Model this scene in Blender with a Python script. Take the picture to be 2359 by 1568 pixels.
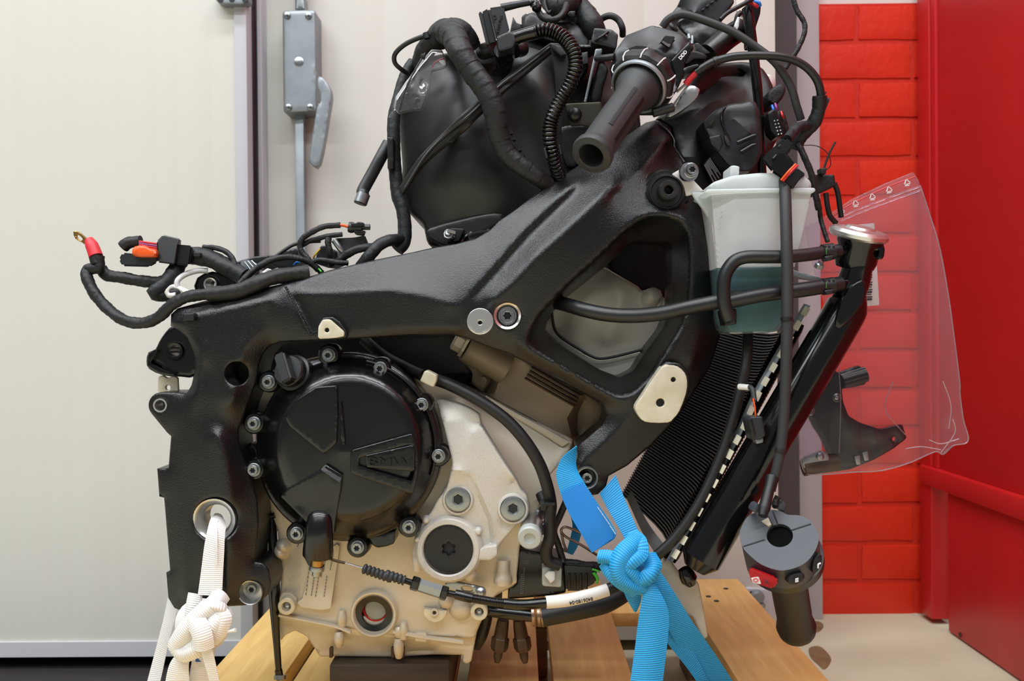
import bpy, bmesh, math, random
import numpy as np
from mathutils import Vector, Matrix
from mathutils.geometry import delaunay_2d_cdt
random.seed(7); np.random.seed(7)
for o in list(bpy.data.objects): bpy.data.objects.remove(o)
scn = bpy.context.scene; COL = scn.collection

# ---------------------------------------------------------------- camera
FPX = 2000.0; CX, CY = 1179.5, 784.0; EYE = 0.55
VPX, VPY, ROLL = 1195.0, 770.0, -0.009
RM = (Matrix.Rotation(math.atan((VPX-CX)/FPX), 3, 'Z') @
      Matrix.Rotation(math.pi/2 - math.atan((CY-VPY)/FPX), 3, 'X') @
      Matrix.Rotation(ROLL, 3, 'Z'))
CAM = Vector((0, 0, EYE))
cd = bpy.data.cameras.new('camera'); cam = bpy.data.objects.new('camera', cd); COL.objects.link(cam)
cam.matrix_world = Matrix.Translation(CAM) @ RM.to_4x4()
cd.sensor_width = 36; cd.lens = FPX/2359*36; cd.clip_start = .05
cd.dof.use_dof = True; cd.dof.focus_distance = .90; cd.dof.aperture_fstop = 9
scn.camera = cam

# ---------------------------------------------------------------- light
w = bpy.data.worlds.new('workshop_air'); scn.world = w; w.use_nodes = True
w.node_tree.nodes['Background'].inputs[0].default_value = (.93, .95, 1, 1)
w.node_tree.nodes['Background'].inputs[1].default_value = .24
def area(name, loc, target, sx, sy, power, col):
    l = bpy.data.lights.new(name, 'AREA'); l.shape = 'RECTANGLE'; l.size = sx; l.size_y = sy
    l.energy = power; l.color = col
    o = bpy.data.objects.new(name, l); COL.objects.link(o); o.location = loc
    o.rotation_euler = (Vector(target)-Vector(loc)).to_track_quat('-Z', 'Y').to_euler()
    return o
LC_ = (.94, .975, 1)
area('ceiling_tube_lamp', (-.8, .35, 3.5), (-.8, .35, 0), 5.4, .30, 160, LC_)
area('ceiling_tube_lamp', (-.8, -1.1, 3.5), (-.8, -1.1, 0), 5.4, .30, 165, LC_)
area('ceiling_tube_lamp', (-.8, -2.7, 3.5), (-.8, -2.7, 0), 5.4, .30, 75, LC_)
vs = scn.view_settings
vs.view_transform = 'Standard'; vs.look = 'None'; vs.gamma = 1; vs.use_curve_mapping = False
vs.exposure = -0.08

# ---------------------------------------------------------------- pixels to places
def W(px, py, D):
    d = RM @ Vector(((px-CX)/FPX, -(py-CY)/FPX, -1))
    return CAM + d*(D/d.y)
def S(D): return D/FPX
ZF = {'a': (750,0,3.4846), 'b': (1250,0,3.267), 'c': (100,450,2.851), 'd': (550,750,3.136), 'e': (1000,450,3.136),
      'f': (1600,350,2.851), 'g': (300,1050,3.027), 'h': (850,1050,3.027), 'i': (1200,900,2.347), 'j': (1600,850,2.1845),
      'k': (1600,0,3.108), 'l': (950,750,3.484), 'm': (0,1000,2.76), 'n': (0,0,2.904), 'o': (540,480,5.617),
      'p': (1080,0,5.8975), 'q': (1400,0,5.8975), 'r': (600,1180,7.127), 's': (1000,1200,4.612), 't': (1700,1100,3.7346),
      'u': (0,0,1)}
def Z(k, *pts, D=None):
    """points read off an enlarged view of the photograph -> full-frame pixels (third value = distance)"""
    x0, y0, s = ZF[k]; out = []
    for p in pts:
        q = (x0+p[0]/s, y0+p[1]/s)
        if len(p) > 2: q += (p[2],)
        elif D is not None: q += (D,)
        out.append(q)
    return out

# ---------------------------------------------------------------- materials
def lin(c):
    f = lambda v: (v/255/12.92 if v/255 <= .04045 else ((v/255+.055)/1.055)**2.4)
    return tuple(f(v) for v in c)+(1,)
MT = {}
def M(name, col, rough=.5, metal=0, bump=None, var=None, coat=0, spec=.5, trans=0, sss=0, stretch=None):
    m = bpy.data.materials.new(name); m.use_nodes = True; nt = m.node_tree; N = nt.nodes; b = N['Principled BSDF']
    b.inputs['Base Color'].default_value = lin(col); b.inputs['Roughness'].default_value = rough
    b.inputs['Metallic'].default_value = metal; b.inputs['Specular IOR Level'].default_value = spec
    b.inputs['Coat Weight'].default_value = coat; b.inputs['Coat Roughness'].default_value = .15
    b.inputs['Transmission Weight'].default_value = trans
    tc = N.new('ShaderNodeTexCoord'); src = tc.outputs['Object']
    if stretch:
        mp = N.new('ShaderNodeMapping'); mp.inputs['Scale'].default_value = stretch
        nt.links.new(src, mp.inputs[0]); src = mp.outputs[0]
    if var:
        sc, col2, sharp = var
        n = N.new('ShaderNodeTexNoise'); n.inputs['Scale'].default_value = sc; n.inputs['Detail'].default_value = 5
        nt.links.new(src, n.inputs['Vector'])
        r = N.new('ShaderNodeValToRGB'); r.color_ramp.elements[0].position = .5-sharp; r.color_ramp.elements[1].position = .5+sharp
        r.color_ramp.elements[0].color = lin(col); r.color_ramp.elements[1].color = lin(col2)
        nt.links.new(n.outputs['Fac'], r.inputs[0]); nt.links.new(r.outputs[0], b.inputs['Base Color'])
    if bump:
        sc, st, ds = bump
        n = N.new('ShaderNodeTexNoise'); n.inputs['Scale'].default_value = sc; n.inputs['Detail'].default_value = 3
        nt.links.new(src, n.inputs['Vector'])
        bp = N.new('ShaderNodeBump'); bp.inputs['Strength'].default_value = st; bp.inputs['Distance'].default_value = ds
        nt.links.new(n.outputs['Fac'], bp.inputs['Height']); nt.links.new(bp.outputs[0], b.inputs['Normal'])
    MT[name] = m; return m
def Mclear(name, tint, milk=.08, rough=.12, gloss=.25, wrinkle=0, body=(238, 232, 238)):
    """thin clear plastic film: lets light through, a little haze, a gloss that follows Fresnel"""
    m = bpy.data.materials.new(name); m.use_nodes = True; nt = m.node_tree; N = nt.nodes
    N.remove(N['Principled BSDF']); out = N['Material Output']
    t = N.new('ShaderNodeBsdfTransparent'); t.inputs[0].default_value = lin(tint)
    d = N.new('ShaderNodeBsdfDiffuse'); d.inputs[0].default_value = lin(body)
    tr = N.new('ShaderNodeBsdfTranslucent'); tr.inputs[0].default_value = lin(body)
    g = N.new('ShaderNodeBsdfGlossy'); g.inputs['Roughness'].default_value = rough
    dm = N.new('ShaderNodeMixShader'); dm.inputs[0].default_value = .5
    m1 = N.new('ShaderNodeMixShader'); m1.inputs[0].default_value = milk
    m2 = N.new('ShaderNodeMixShader'); fr = N.new('ShaderNodeFresnel'); fr.inputs[0].default_value = 1.45
    mu = N.new('ShaderNodeMath'); mu.operation = 'MULTIPLY'; mu.inputs[1].default_value = gloss*4
    L = nt.links.new
    L(d.outputs[0], dm.inputs[1]); L(tr.outputs[0], dm.inputs[2]); L(t.outputs[0], m1.inputs[1]); L(dm.outputs[0], m1.inputs[2])
    L(fr.outputs[0], mu.inputs[0]); L(mu.outputs[0], m2.inputs[0]); L(m1.outputs[0], m2.inputs[1]); L(g.outputs[0], m2.inputs[2])
    if wrinkle:
        n = N.new('ShaderNodeTexNoise'); n.inputs['Scale'].default_value = 18; n.inputs['Detail'].default_value = 2
        tc = N.new('ShaderNodeTexCoord'); L(tc.outputs['Object'], n.inputs['Vector'])
        bp = N.new('ShaderNodeBump'); bp.inputs['Strength'].default_value = wrinkle; bp.inputs['Distance'].default_value = .01
        L(n.outputs['Fac'], bp.inputs['Height']); L(bp.outputs[0], g.inputs['Normal']); L(bp.outputs[0], fr.inputs['Normal'])
    L(m2.outputs[0], out.inputs[0]); MT[name] = m; return m
def Mweb(name, col, col2, pitch, rough=.55):
    """woven webbing: ribs run across the strap (u across, v along, in metres)"""
    m = M(name, col, rough); nt = m.node_tree; N = nt.nodes; L = nt.links.new; b = N['Principled BSDF']
    uv = N.new('ShaderNodeUVMap'); sep = N.new('ShaderNodeSeparateXYZ'); L(uv.outputs[0], sep.inputs[0])
    def sine(sock, k):
        a = N.new('ShaderNodeMath'); a.operation = 'MULTIPLY'; a.inputs[1].default_value = 2*math.pi/k; L(sock, a.inputs[0])
        s = N.new('ShaderNodeMath'); s.operation = 'SINE'; L(a.outputs[0], s.inputs[0]); return s.outputs[0]
    v = sine(sep.outputs[1], pitch); u = sine(sep.outputs[0], pitch*.75)
    k = N.new('ShaderNodeMath'); k.operation = 'MULTIPLY'; k.inputs[1].default_value = .3; L(u, k.inputs[0])
    ad = N.new('ShaderNodeMath'); L(v, ad.inputs[0]); L(k.outputs[0], ad.inputs[1])
    r = N.new('ShaderNodeMapRange'); r.inputs[1].default_value = -1.3; r.inputs[2].default_value = 1.3; L(ad.outputs[0], r.inputs[0])
    mx = N.new('ShaderNodeMix'); mx.data_type = 'RGBA'; mx.inputs[6].default_value = lin(col2); mx.inputs[7].default_value = lin(col)
    L(r.outputs[0], mx.inputs[0]); L(mx.outputs[2], b.inputs['Base Color'])
    bp = N.new('ShaderNodeBump'); bp.inputs['Strength'].default_value = .4; bp.inputs['Distance'].default_value = .0005
    L(ad.outputs[0], bp.inputs['Height']); L(bp.outputs[0], b.inputs['Normal'])
    return m

M('powder_black', (7,7,7), .28, spec=.45, bump=(850,.55,.0007), var=(900,(20,20,21),.25))
M('cast_black', (11,11,11), .48, bump=(700,.3,.0005), var=(40,(24,23,21),.3))
M('satin_black', (9,9,10), .24, bump=(900,.08,.0003))
M('gloss_black', (8,8,9), .16)
M('plastic_black', (14,14,15), .38, bump=(900,.12,.0003))
M('plastic_grey', (32,34,37), .42, bump=(1200,.15,.0002))
M('plastic_dust', (15,15,15), .40, bump=(60,.06,.001), var=(14,(28,27,25),.3))
M('switch_grey', (58,62,68), .5, bump=(1500,.25,.0002))
M('rubber', (15,15,16), .5, bump=(700,.2,.0003))
M('rubber_grey', (38,40,42), .58, bump=(700,.15,.0003))
M('hose_rubber', (22,23,25), .4, bump=(300,.15,.0004))
M('tape', (17,18,20), .55, bump=(180,.6,.0014), var=(60,(27,28,31),.25), spec=.4)
M('conduit', (9,9,10), .18)
M('cast_alu', (208,201,186), .5, .3, bump=(900,.35,.0004), var=(22,(188,175,153),.3))
M('cast_alu_bright', (190,186,178), .55, .3, bump=(1300,.4,.0003), var=(900,(206,202,195),.2))
M('cast_alu_shaded', (158,143,120), .52, .3, bump=(800,.3,.0005), var=(16,(134,118,94),.3))  # same cast alloy, darkened and warmed to paint in the cylinder's shade
M('magnesium', (196,194,188), .5, .25, bump=(500,.25,.0005), var=(12,(170,160,142),.3))
M('machined', (206,206,204), .28, .9, bump=(300,.1,.0002))
M('pad_alu', (212,206,186), .5, .3, var=(60,(196,188,164),.15))
M('zinc', (150,154,156), .32, .9, bump=(900,.15,.0002))
M('steel', (180,180,182), .25, 1)
M('galvanised', (150,156,160), .45, .55, bump=(80,.12,.001), var=(30,(126,133,138),.3))
M('brass', (178,142,84), .3, .9, var=(80,(150,112,60),.3))
M('bronze', (92,72,54), .5, .6, bump=(120,.3,.001), var=(50,(50,40,32),.3))
M('dark_steel', (66,62,54), .4, .5, var=(40,(52,49,43),.3))
M('wire_steel', (150,130,112), .3, .9)
M('red_rubber', (196,36,48), .5)
M('red_switch', (200,28,52), .4)
M('orange', (222,84,24), .35)
M('red_wire', (190,30,40), .4); M('blue_wire', (30,110,200), .4); M('violet_wire', (130,60,130), .4)
M('yellow_wire', (200,170,30), .4); M('green_wire', (60,170,50), .4); M('grey_wire', (140,140,140), .4)
M('white_plastic', (222,222,220), .4); M('white_print', (205,205,205), .6); M('label_white', (225,223,218), .5, var=(30,(212,206,198),.3))
M('void_black', (3,3,3), .9, spec=.1); M('stain', (150,120,84), .8, bump=(60,.4,.003), var=(40,(112,86,58),.3)); M('ink', (28,28,32), .6); M('grey_print', (120,120,122), .5); M('blue_ink', (40,80,160), .6)
M('label_alu', (204,196,176), .55, var=(35,(190,180,156),.3))
M('sight_glass', (128,132,122), .15)
M('nylon_clear', (190,196,192), .35, trans=.25)
M('blue_label', (20,124,208), .6, bump=(20,.1,.002))
M('liquid', (52,96,104), .4)
Mweb('blue_web', (38,176,234), (14,118,192), .0022)
Mweb('white_web', (236,235,234), (208,206,205), .0020)
Mclear('bag_film', (252,247,252), milk=.02, gloss=.18, wrinkle=.25)
Mclear('bag_seam_glint', (240,226,238), milk=.45, gloss=.5)  # milky film for the welded seams and the painted crease highlights
Mclear('bag_film_back', (246,236,248), milk=.17, gloss=.3, wrinkle=.3)  # lilac milkiness paints the bag's bright reflection into the back sheet
Mclear('bag_film_small', (246,246,248), milk=.06, gloss=.4, wrinkle=.5)
Mclear('tank_wall', (236,248,246), milk=.9, rough=.35, gloss=.05, body=(243,248,248))
Mclear('tank_shell', (242,248,247), milk=.72, rough=.35, gloss=.12, body=(243,248,248))
Mclear('tank_wet', (226,242,242), milk=.14, rough=.3, gloss=.12, body=(200,225,225))
M('brick_red', (226,48,14), .5, bump=(70,.35,.003), var=(9,(208,40,12),.3), coat=.1)
M('mortar_red', (206,40,14), .6, bump=(90,.4,.002))
M('cabinet_red', (204,30,32), .42, bump=(120,.08,.001), var=(6,(190,26,28),.3))
M('white_panel', (200,198,191), .4, bump=(8,.03,.004), var=(3,(195,192,184),.3))
M('grey_trim', (186,186,192), .45)
M('grey_frame', (186,186,190), .5, bump=(30,.05,.002))
M('dark_frame', (72,72,74), .5)
M('gasket', (22,24,30), .28)
M('white_paint', (226,224,218), .6)
M('threshold', (40,34,30), .7, var=(14,(22,19,18),.3), stretch=(1,6,1))
def Mwood(name, a, b_, scale=(3,40,40)):
    m = M(name, a, .62, bump=(3,.35,.002), var=(2.2,b_,.28), stretch=scale)
    return m
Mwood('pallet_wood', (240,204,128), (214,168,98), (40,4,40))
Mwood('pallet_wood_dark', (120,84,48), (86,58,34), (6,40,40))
Mwood('dark_wood', (58,46,36), (36,28,22), (6,40,40))
# concrete
m = M('concrete', (214,210,182), .7, bump=(60,.25,.003), var=(5,(196,190,160),.32))

# ---------------------------------------------------------------- object helpers
def wloc(p):
    v = Vector((0, 0, 0))
    while p is not None: v = v+p.location; p = p.parent
    return v
def link(name, me, mat, parent=None, label=None, cat=None, group=None, kind=None, base=False, smooth=35):
    if isinstance(mat, str): mat = MT[mat]
    if not me.materials: me.materials.append(mat)
    n = len(me.vertices); co = np.empty(n*3); me.vertices.foreach_get('co', co); co = co.reshape(-1, 3)
    lo, hi = co.min(0), co.max(0); c = (lo+hi)/2
    if base or parent is None: c[2] = lo[2]
    me.transform(Matrix.Translation(-Vector(c)))
    if smooth:
        me.polygons.foreach_set('use_smooth', [True]*len(me.polygons)); me.set_sharp_from_angle(angle=math.radians(smooth))
    me.name = name
    o = bpy.data.objects.new(name, me); COL.objects.link(o)
    o.location = Vector(c) - (wloc(parent) if parent else Vector((0,0,0))); o.parent = parent
    tag(o, label, cat, group, kind); return o
def tag(o, label=None, cat=None, group=None, kind=None):
    for k, v in (('label', label), ('category', cat), ('group', group), ('kind', kind)):
        if v: o[k] = v
    return o
def thing(name, label, cat, at, group=None):
    o = bpy.data.objects.new(name, None); COL.objects.link(o); o.empty_display_size = .03
    o.location = at if isinstance(at, Vector) else W(*at); return tag(o, label, cat, group)
def mesh(verts, faces, recalc=True):
    me = bpy.data.meshes.new('m'); me.from_pydata([tuple(v) for v in verts], [], [tuple(f) for f in faces])
    if recalc:
        bm = bmesh.new(); bm.from_mesh(me); bmesh.ops.recalc_face_normals(bm, faces=bm.faces); bm.to_mesh(me); bm.free()
    return me
def join(meshes):
    vs, fs = [], []
    for me in meshes:
        k = len(vs); vs += [v.co.copy() for v in me.vertices]; fs += [[i+k for i in p.vertices] for p in me.polygons]
        bpy.data.meshes.remove(me)
    return mesh(vs, fs, False)
def boxm(x0, x1, y0, y1, z0, z1, bev=.0):
    bm = bmesh.new(); bmesh.ops.create_cube(bm, size=1)
    for v in bm.verts: v.co = Vector(((x0+x1)/2+v.co.x*(x1-x0), (y0+y1)/2+v.co.y*(y1-y0), (z0+z1)/2+v.co.z*(z1-z0)))
    if bev: bmesh.ops.bevel(bm, geom=bm.edges[:], offset=bev, segments=2, affect='EDGES', profile=.5)
    me = bpy.data.meshes.new('m'); bm.to_mesh(me); bm.free(); return me
def cr(pts, n):
    """Catmull-Rom through pts (Vectors or tuples), n samples per span"""
    P = [Vector(p) for p in pts]
    if len(P) == 2: return [P[0].lerp(P[1], i/n) for i in range(n+1)]
    Q = [P[0]*2-P[1]]+P+[P[-1]*2-P[-2]]; out = []
    for i in range(1, len(Q)-2):
        a, b, c, d = Q[i-1:i+3]
        for j in range(n):
            t = j/n; out.append(.5*((2*b)+(c-a)*t+(2*a-5*b+4*c-d)*t*t+(3*b-a-3*c+d)*t**3))
    out.append(P[-1]); return out
def ccr(pts, n=4):
    """closed smooth loop"""
    P = [Vector(p) for p in pts]; L = len(P); out = []
    for i in range(L):
        a, b, c, d = P[i-1], P[i], P[(i+1) % L], P[(i+2) % L]
        for j in range(n):
            t = j/n; out.append(tuple(.5*((2*b)+(c-a)*t+(2*a-5*b+4*c-d)*t*t+(3*b-a-3*c+d)*t**3)))
    return out
def fil(pts, r, n=4):
    """round the corners of a closed outline by r pixels"""
    out = []; L = len(pts)
    for i in range(L):
        a, b, c = Vector(pts[i-1][:2]), Vector(pts[i][:2]), Vector(pts[(i+1) % L][:2])
        ex = pts[i][2:]
        k = min(r, (a-b).length*.45, (c-b).length*.45)
        p, q = b+(a-b).normalized()*k, b+(c-b).normalized()*k
        for j in range(n+1):
            t = j/n; v = p*(1-t)**2+b*2*t*(1-t)+q*t*t; out.append((v.x, v.y)+tuple(ex))
    return out
def circ(cx, cy, r, n=28, ry=None, rot=0):
    ry = ry or r; c, s = math.cos(rot), math.sin(rot); out = []
    for i in range(n):
        a = 2*math.pi*i/n; x, y = r*math.cos(a), ry*math.sin(a); out.append((cx+x*c-y*s, cy+x*s+y*c))
    return out
def resample(loop, step, closed=True):
    A = [tuple(p) for p in loop]; out = []
    rng = range(len(A) if closed else len(A)-1)
    for i in rng:
        a, b = A[i], A[(i+1) % len(A)]; n = max(1, int(round(math.hypot(b[0]-a[0], b[1]-a[1])/step)))
        for j in range(n):
            t = j/n; out.append(tuple(x+(y-x)*t for x, y in zip(a, b)))
    if not closed: out.append(A[-1])
    return out
def inside(P, loop):
    x, y = P[:, 0], P[:, 1]; L = np.array([p[:2] for p in loop]); r = np.zeros(len(P), bool)
    for (x1, y1), (x2, y2) in zip(L, np.roll(L, -1, 0)):
        if y1 == y2: continue
        c = ((y1 > y) != (y2 > y)) & (x < (x2-x1)*(y-y1)/(y2-y1)+x1); r ^= c
    return r
def segdist(P, loops, closed=True):
    best = np.full(len(P), 1e9)
    for L in loops:
        A = np.array([p[:2] for p in L]); B = np.roll(A, -1, 0)
        if not closed: A, B = A[:-1], B[:-1]
        for i in range(0, len(A), 64):
            a, b = A[i:i+64], B[i:i+64]; ab = b-a; l2 = (ab**2).sum(1)+1e-12
            t = np.clip(((P[:, None]-a)*ab).sum(2)/l2, 0, 1)
            d = np.hypot(*np.moveaxis(P[:, None]-(a+t[..., None]*ab), 2, 0)); best = np.minimum(best, d.min(1))
    return best
def relief(name, outline, D, mat, parent=None, holes=(), feats=(), r=4., thick=.02, res=9., cap=False, hr=None, flatback=None, soft=0, **kw):
    """a cast or moulded body facing the camera: outline, holes and crease lines with a distance each, rounded rim, real depth"""
    res0 = res
    loops = [resample(outline, res)]+[resample(h, min(res, 7)) for h in holes]
    fl = [resample(f, res, False) for f in feats]
    pts, val, edges = [], [], []
    for L in loops:
        k = len(pts)
        for i, p in enumerate(L):
            pts.append(p[:2]); val.append(p[2] if len(p) > 2 else None); edges.append((k+i, k+(i+1) % len(L)))
    nb = len(pts)
    for L in fl:
        k = len(pts)
        for i, p in enumerate(L):
            pts.append(p[:2]); val.append(p[2])
            if i: edges.append((k+i-1, k+i))
    if r > 0:
        for li, L in enumerate(loops):
            A = np.array([p[:2] for p in L]); T = np.roll(A, -1, 0)-np.roll(A, 1, 0); T /= np.hypot(T[:, 0], T[:, 1])[:, None]+1e-9
            Nn = np.stack([-T[:, 1], T[:, 0]], 1)
            for fr in (.13, .42, 1.0):
                for sg in (1, -1):
                    q = A+Nn*sg*r*fr; ok = inside(q, loops[0])
                    for h in loops[1:]: ok &= ~inside(q, h)
                    ok &= segdist(q, loops) > r*fr*.93
                    if fl: ok &= segdist(q, fl, False) > min(r*fr*.6, res*.35)
                    for p in q[ok]: pts.append(tuple(p)); val.append(None)
    A = np.array([p[:2] for p in loops[0]]); lo, hi = A.min(0), A.max(0)
    gx, gy = np.meshgrid(np.arange(lo[0], hi[0], res), np.arange(lo[1], hi[1], res*.87))
    gx = gx+(np.arange(gx.shape[0]) % 2)[:, None]*res*.5
    G = np.stack([gx.ravel(), gy.ravel()], 1); ok = inside(G, loops[0])
    for h in loops[1:]: ok &= ~inside(G, h)
    G = G[ok]
    if len(G):
        d = segdist(G, loops); ok = d > max(r*1.25, res*.5)
        if fl: ok &= segdist(G, fl, False) > res*.4
        for p in G[ok]: pts.append(tuple(p)); val.append(None)
    V, E, F, ov, oe, of = delaunay_2d_cdt([Vector(p) for p in pts], edges, [], 0, 1e-4)
    V = np.array([tuple(v) for v in V]); F = np.array([f for f in F if len(f) == 3])
    cen = V[F].mean(1); ok = inside(cen, loops[0])
    for h in loops[1:]: ok &= ~inside(cen, h)
    F = F[ok]; n = len(V)
    fix = np.full(n, np.nan)
    for i, src in enumerate(ov):
        for s in src:
            if val[s] is not None: fix[i] = val[s]
    Dv = np.full(n, float(D)); known = ~np.isnan(fix); used = np.zeros(n, bool); used[F.ravel()] = True
    if known.any():
        e = np.unique(np.sort(np.concatenate([F[:, [0,1]], F[:, [1,2]], F[:, [2,0]]]), 1), axis=0); a, b = e.T
        wt = 1/(np.hypot(*(V[a]-V[b]).T)+.3)
        def lap(x):
            t = wt*(x[a]-x[b]); return np.bincount(a, t, n)-np.bincount(b, t, n)
        x = np.where(known, np.nan_to_num(fix), np.nanmean(fix)); free = ~known & used
        rr = np.where(free, -lap(x), 0); p = rr.copy(); rs = rr@rr
        for it in range(600):
            if rs < 1e-13: break
            Ap = np.where(free, lap(p), 0); al = rs/(p@Ap+1e-30); x += al*p; rr -= al*Ap; r2 = rr@rr; p = rr+p*(r2/rs); rs = r2
        Dv = x
        if soft:   # round every crease over about this many pixels
            ar = np.abs(np.cross(V[F[:, 1]]-V[F[:, 0]], V[F[:, 2]]-V[F[:, 0]]))/6; va = np.zeros(n)
            for c in range(3): va += np.bincount(F[:, c], ar, n)
            va += 1e-6; new = Dv.copy()
            for k in range(0, n, 400):
                d2 = (V[k:k+400, 0, None]-V[None, :, 0])**2+(V[k:k+400, 1, None]-V[None, :, 1])**2
                w_ = np.exp(-d2/(2*soft*soft))*va*used; new[k:k+400] = (w_@Dv)/(w_.sum(1)+1e-12)
            Dv = np.where(used, new, Dv)
    if r > 0:
        d = segdist(V, loops); q = np.clip(r-d, 0, r); Dv = Dv+(r-np.sqrt(np.maximum(r*r-q*q, 0)))*Dv/FPX
    cnt = {}
    for f in F:
        for i in range(3):
            k = (f[i], f[(i+1) % 3]); cnt[k] = 1
    bnd = [k for k in cnt if (k[1], k[0]) not in cnt]
    vs = [W(V[i, 0], V[i, 1], Dv[i]) if used[i] else None for i in range(n)]
    mp, out = {}, []
    for i in range(n):
        if vs[i] is not None: mp[i] = len(out); out.append(vs[i])
    faces = [[mp[i] for i in f] for f in F]
    bk = {}
    for a_, b_ in bnd:
        for i in (a_, b_):
            if i not in bk:
                bk[i] = len(out); v = vs[i]; out.append(Vector((v.x, flatback if flatback else v.y+thick, v.z)))
        faces.append([mp[b_], mp[a_], bk[a_], bk[b_]])
    if cap:
        for f in F:
            for i in f:
                if i not in bk: bk[i] = len(out); v = vs[i]; out.append(Vector((v.x, flatback if flatback else v.y+thick, v.z)))
            faces.append([bk[f[2]], bk[f[1]], bk[f[0]]])
    me = mesh(out, faces, True)
    if soft: kw.setdefault('smooth', 75)
    return link(name, me, mat, parent, **kw)
def tubem(path, rad, seg=12, cap=True, flat=1.0):
    """path: world Vectors; rad: number or function(s, angle) -> radius"""
    n = len(path); T = [(path[min(i+1, n-1)]-path[max(i-1, 0)]).normalized() for i in range(n)]
    up = Vector((0, -1, 0)); u = up-T[0]*up.dot(T[0])
    if u.length < .1: up = Vector((0, 0, 1)); u = up-T[0]*up.dot(T[0])
    u.normalize(); vs, fs, s = [], [], 0.
    for i in range(n):
        if i: s += (path[i]-path[i-1]).length
        u = (u-T[i]*u.dot(T[i])).normalized(); v = T[i].cross(u)
        for j in range(seg):
            a = 2*math.pi*j/seg; r = rad(s, a) if callable(rad) else rad
            vs.append(path[i]+(u*math.cos(a)*flat+v*math.sin(a))*r)
        if i:
            for j in range(seg):
                k = (j+1) % seg; fs.append(((i-1)*seg+j, (i-1)*seg+k, i*seg+k, i*seg+j))
    if cap: fs += [tuple(range(seg))[::-1], tuple((n-1)*seg+j for j in range(seg))]
    return mesh(vs, fs)
def tube(name, pts, rpx, mat, parent=None, seg=12, n=8, style=None, flat=1.0, raw=False, **kw):
    """pts (px, py, distance); rpx radius in pixels at the first point; style 'tape', 'ribbed' or a list of radii factors"""
    path = cr([W(*p) for p in pts], n); r = rpx*S(pts[0][2])
    L = sum((path[i]-path[i-1]).length for i in range(1, len(path)))
    if style in ('ribbed', 'bellows', 'fine') or style == 'tape':
        pitch = {'ribbed': r*.56, 'bellows': r*.95, 'fine': r*.35, 'tape': r*1.1}[style]
        k = max(2, int(L/pitch*(6 if style != 'tape' else 4))); k = min(k, 900)
        acc = [0.]
        for i in range(1, len(path)): acc.append(acc[-1]+(path[i]-path[i-1]).length)
        new, j = [], 0
        for i in range(k+1):
            d = L*i/k
            while j < len(acc)-2 and acc[j+1] < d: j += 1
            t = (d-acc[j])/max(acc[j+1]-acc[j], 1e-9); new.append(path[j].lerp(path[j+1], min(t, 1)))
        path = new; am = {'ribbed': .17, 'bellows': .22, 'fine': .05}.get(style, 0)
        if style == 'tape':
            ph = random.random()*6
            f = lambda s, a: r*(1+.09*((s/pitch+a/(2*math.pi)*.8+.35*math.sin(a+ph)) % 1)+.05*math.sin(3*a+s/r*.7+ph)+.04*math.sin(s/r*1.9+ph))
        else: f = lambda s, a: r*(1-am+am*abs(math.sin(math.pi*s/pitch))**.7*2-am*.3)
    elif isinstance(style, (list, tuple)):
        st = list(style); f = lambda s, a: r*np.interp(s/L*(len(st)-1), range(len(st)), st)
    else: f = r
    me = tubem(path, f, seg, True, flat)
    if raw: return me
    return link(name, me, mat, parent, smooth=kw.pop('smooth', 50), **kw)
def frame_from(axis):
    a = Vector(axis).normalized(); u = Vector((0, 0, 1)) if abs(a.z) < .9 else Vector((1, 0, 0))
    u = (u-a*u.dot(a)).normalized(); return u, a.cross(u), a
def lathem(cen, prof, axis=(0,-1,0), seg=32, cap=True, lob=None):
    """prof: (radius, height along axis) in metres"""
    u, v, a = frame_from(axis); vs, fs = [], []
    for i, (r, h) in enumerate(prof):
        for j in range(seg):
            t = 2*math.pi*j/seg; q = r*(lob(t) if lob else 1); vs.append(cen+a*h+(u*math.cos(t)+v*math.sin(t))*q)
        if i:
            for j in range(seg):
                k = (j+1) % seg; fs.append(((i-1)*seg+j, (i-1)*seg+k, i*seg+k, i*seg+j))
    if cap:
        fs.append(tuple(range(seg))[::-1]); fs.append(tuple((len(prof)-1)*seg+j for j in range(seg)))
    return mesh(vs, fs)
def lathe(name, at, prof, mat, parent=None, axis=(0,-1,0), seg=32, px=True, cap=True, lob=None, **kw):
    """prof (radius, height) in pixels at the point's distance"""
    c = W(*at) if not isinstance(at, Vector) else at; k = S(at[2]) if px and not isinstance(at, Vector) else 1
    return link(name, lathem(c, [(r*k, h*k) for r, h in prof], axis, seg, cap, lob), mat, parent, **kw)
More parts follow.
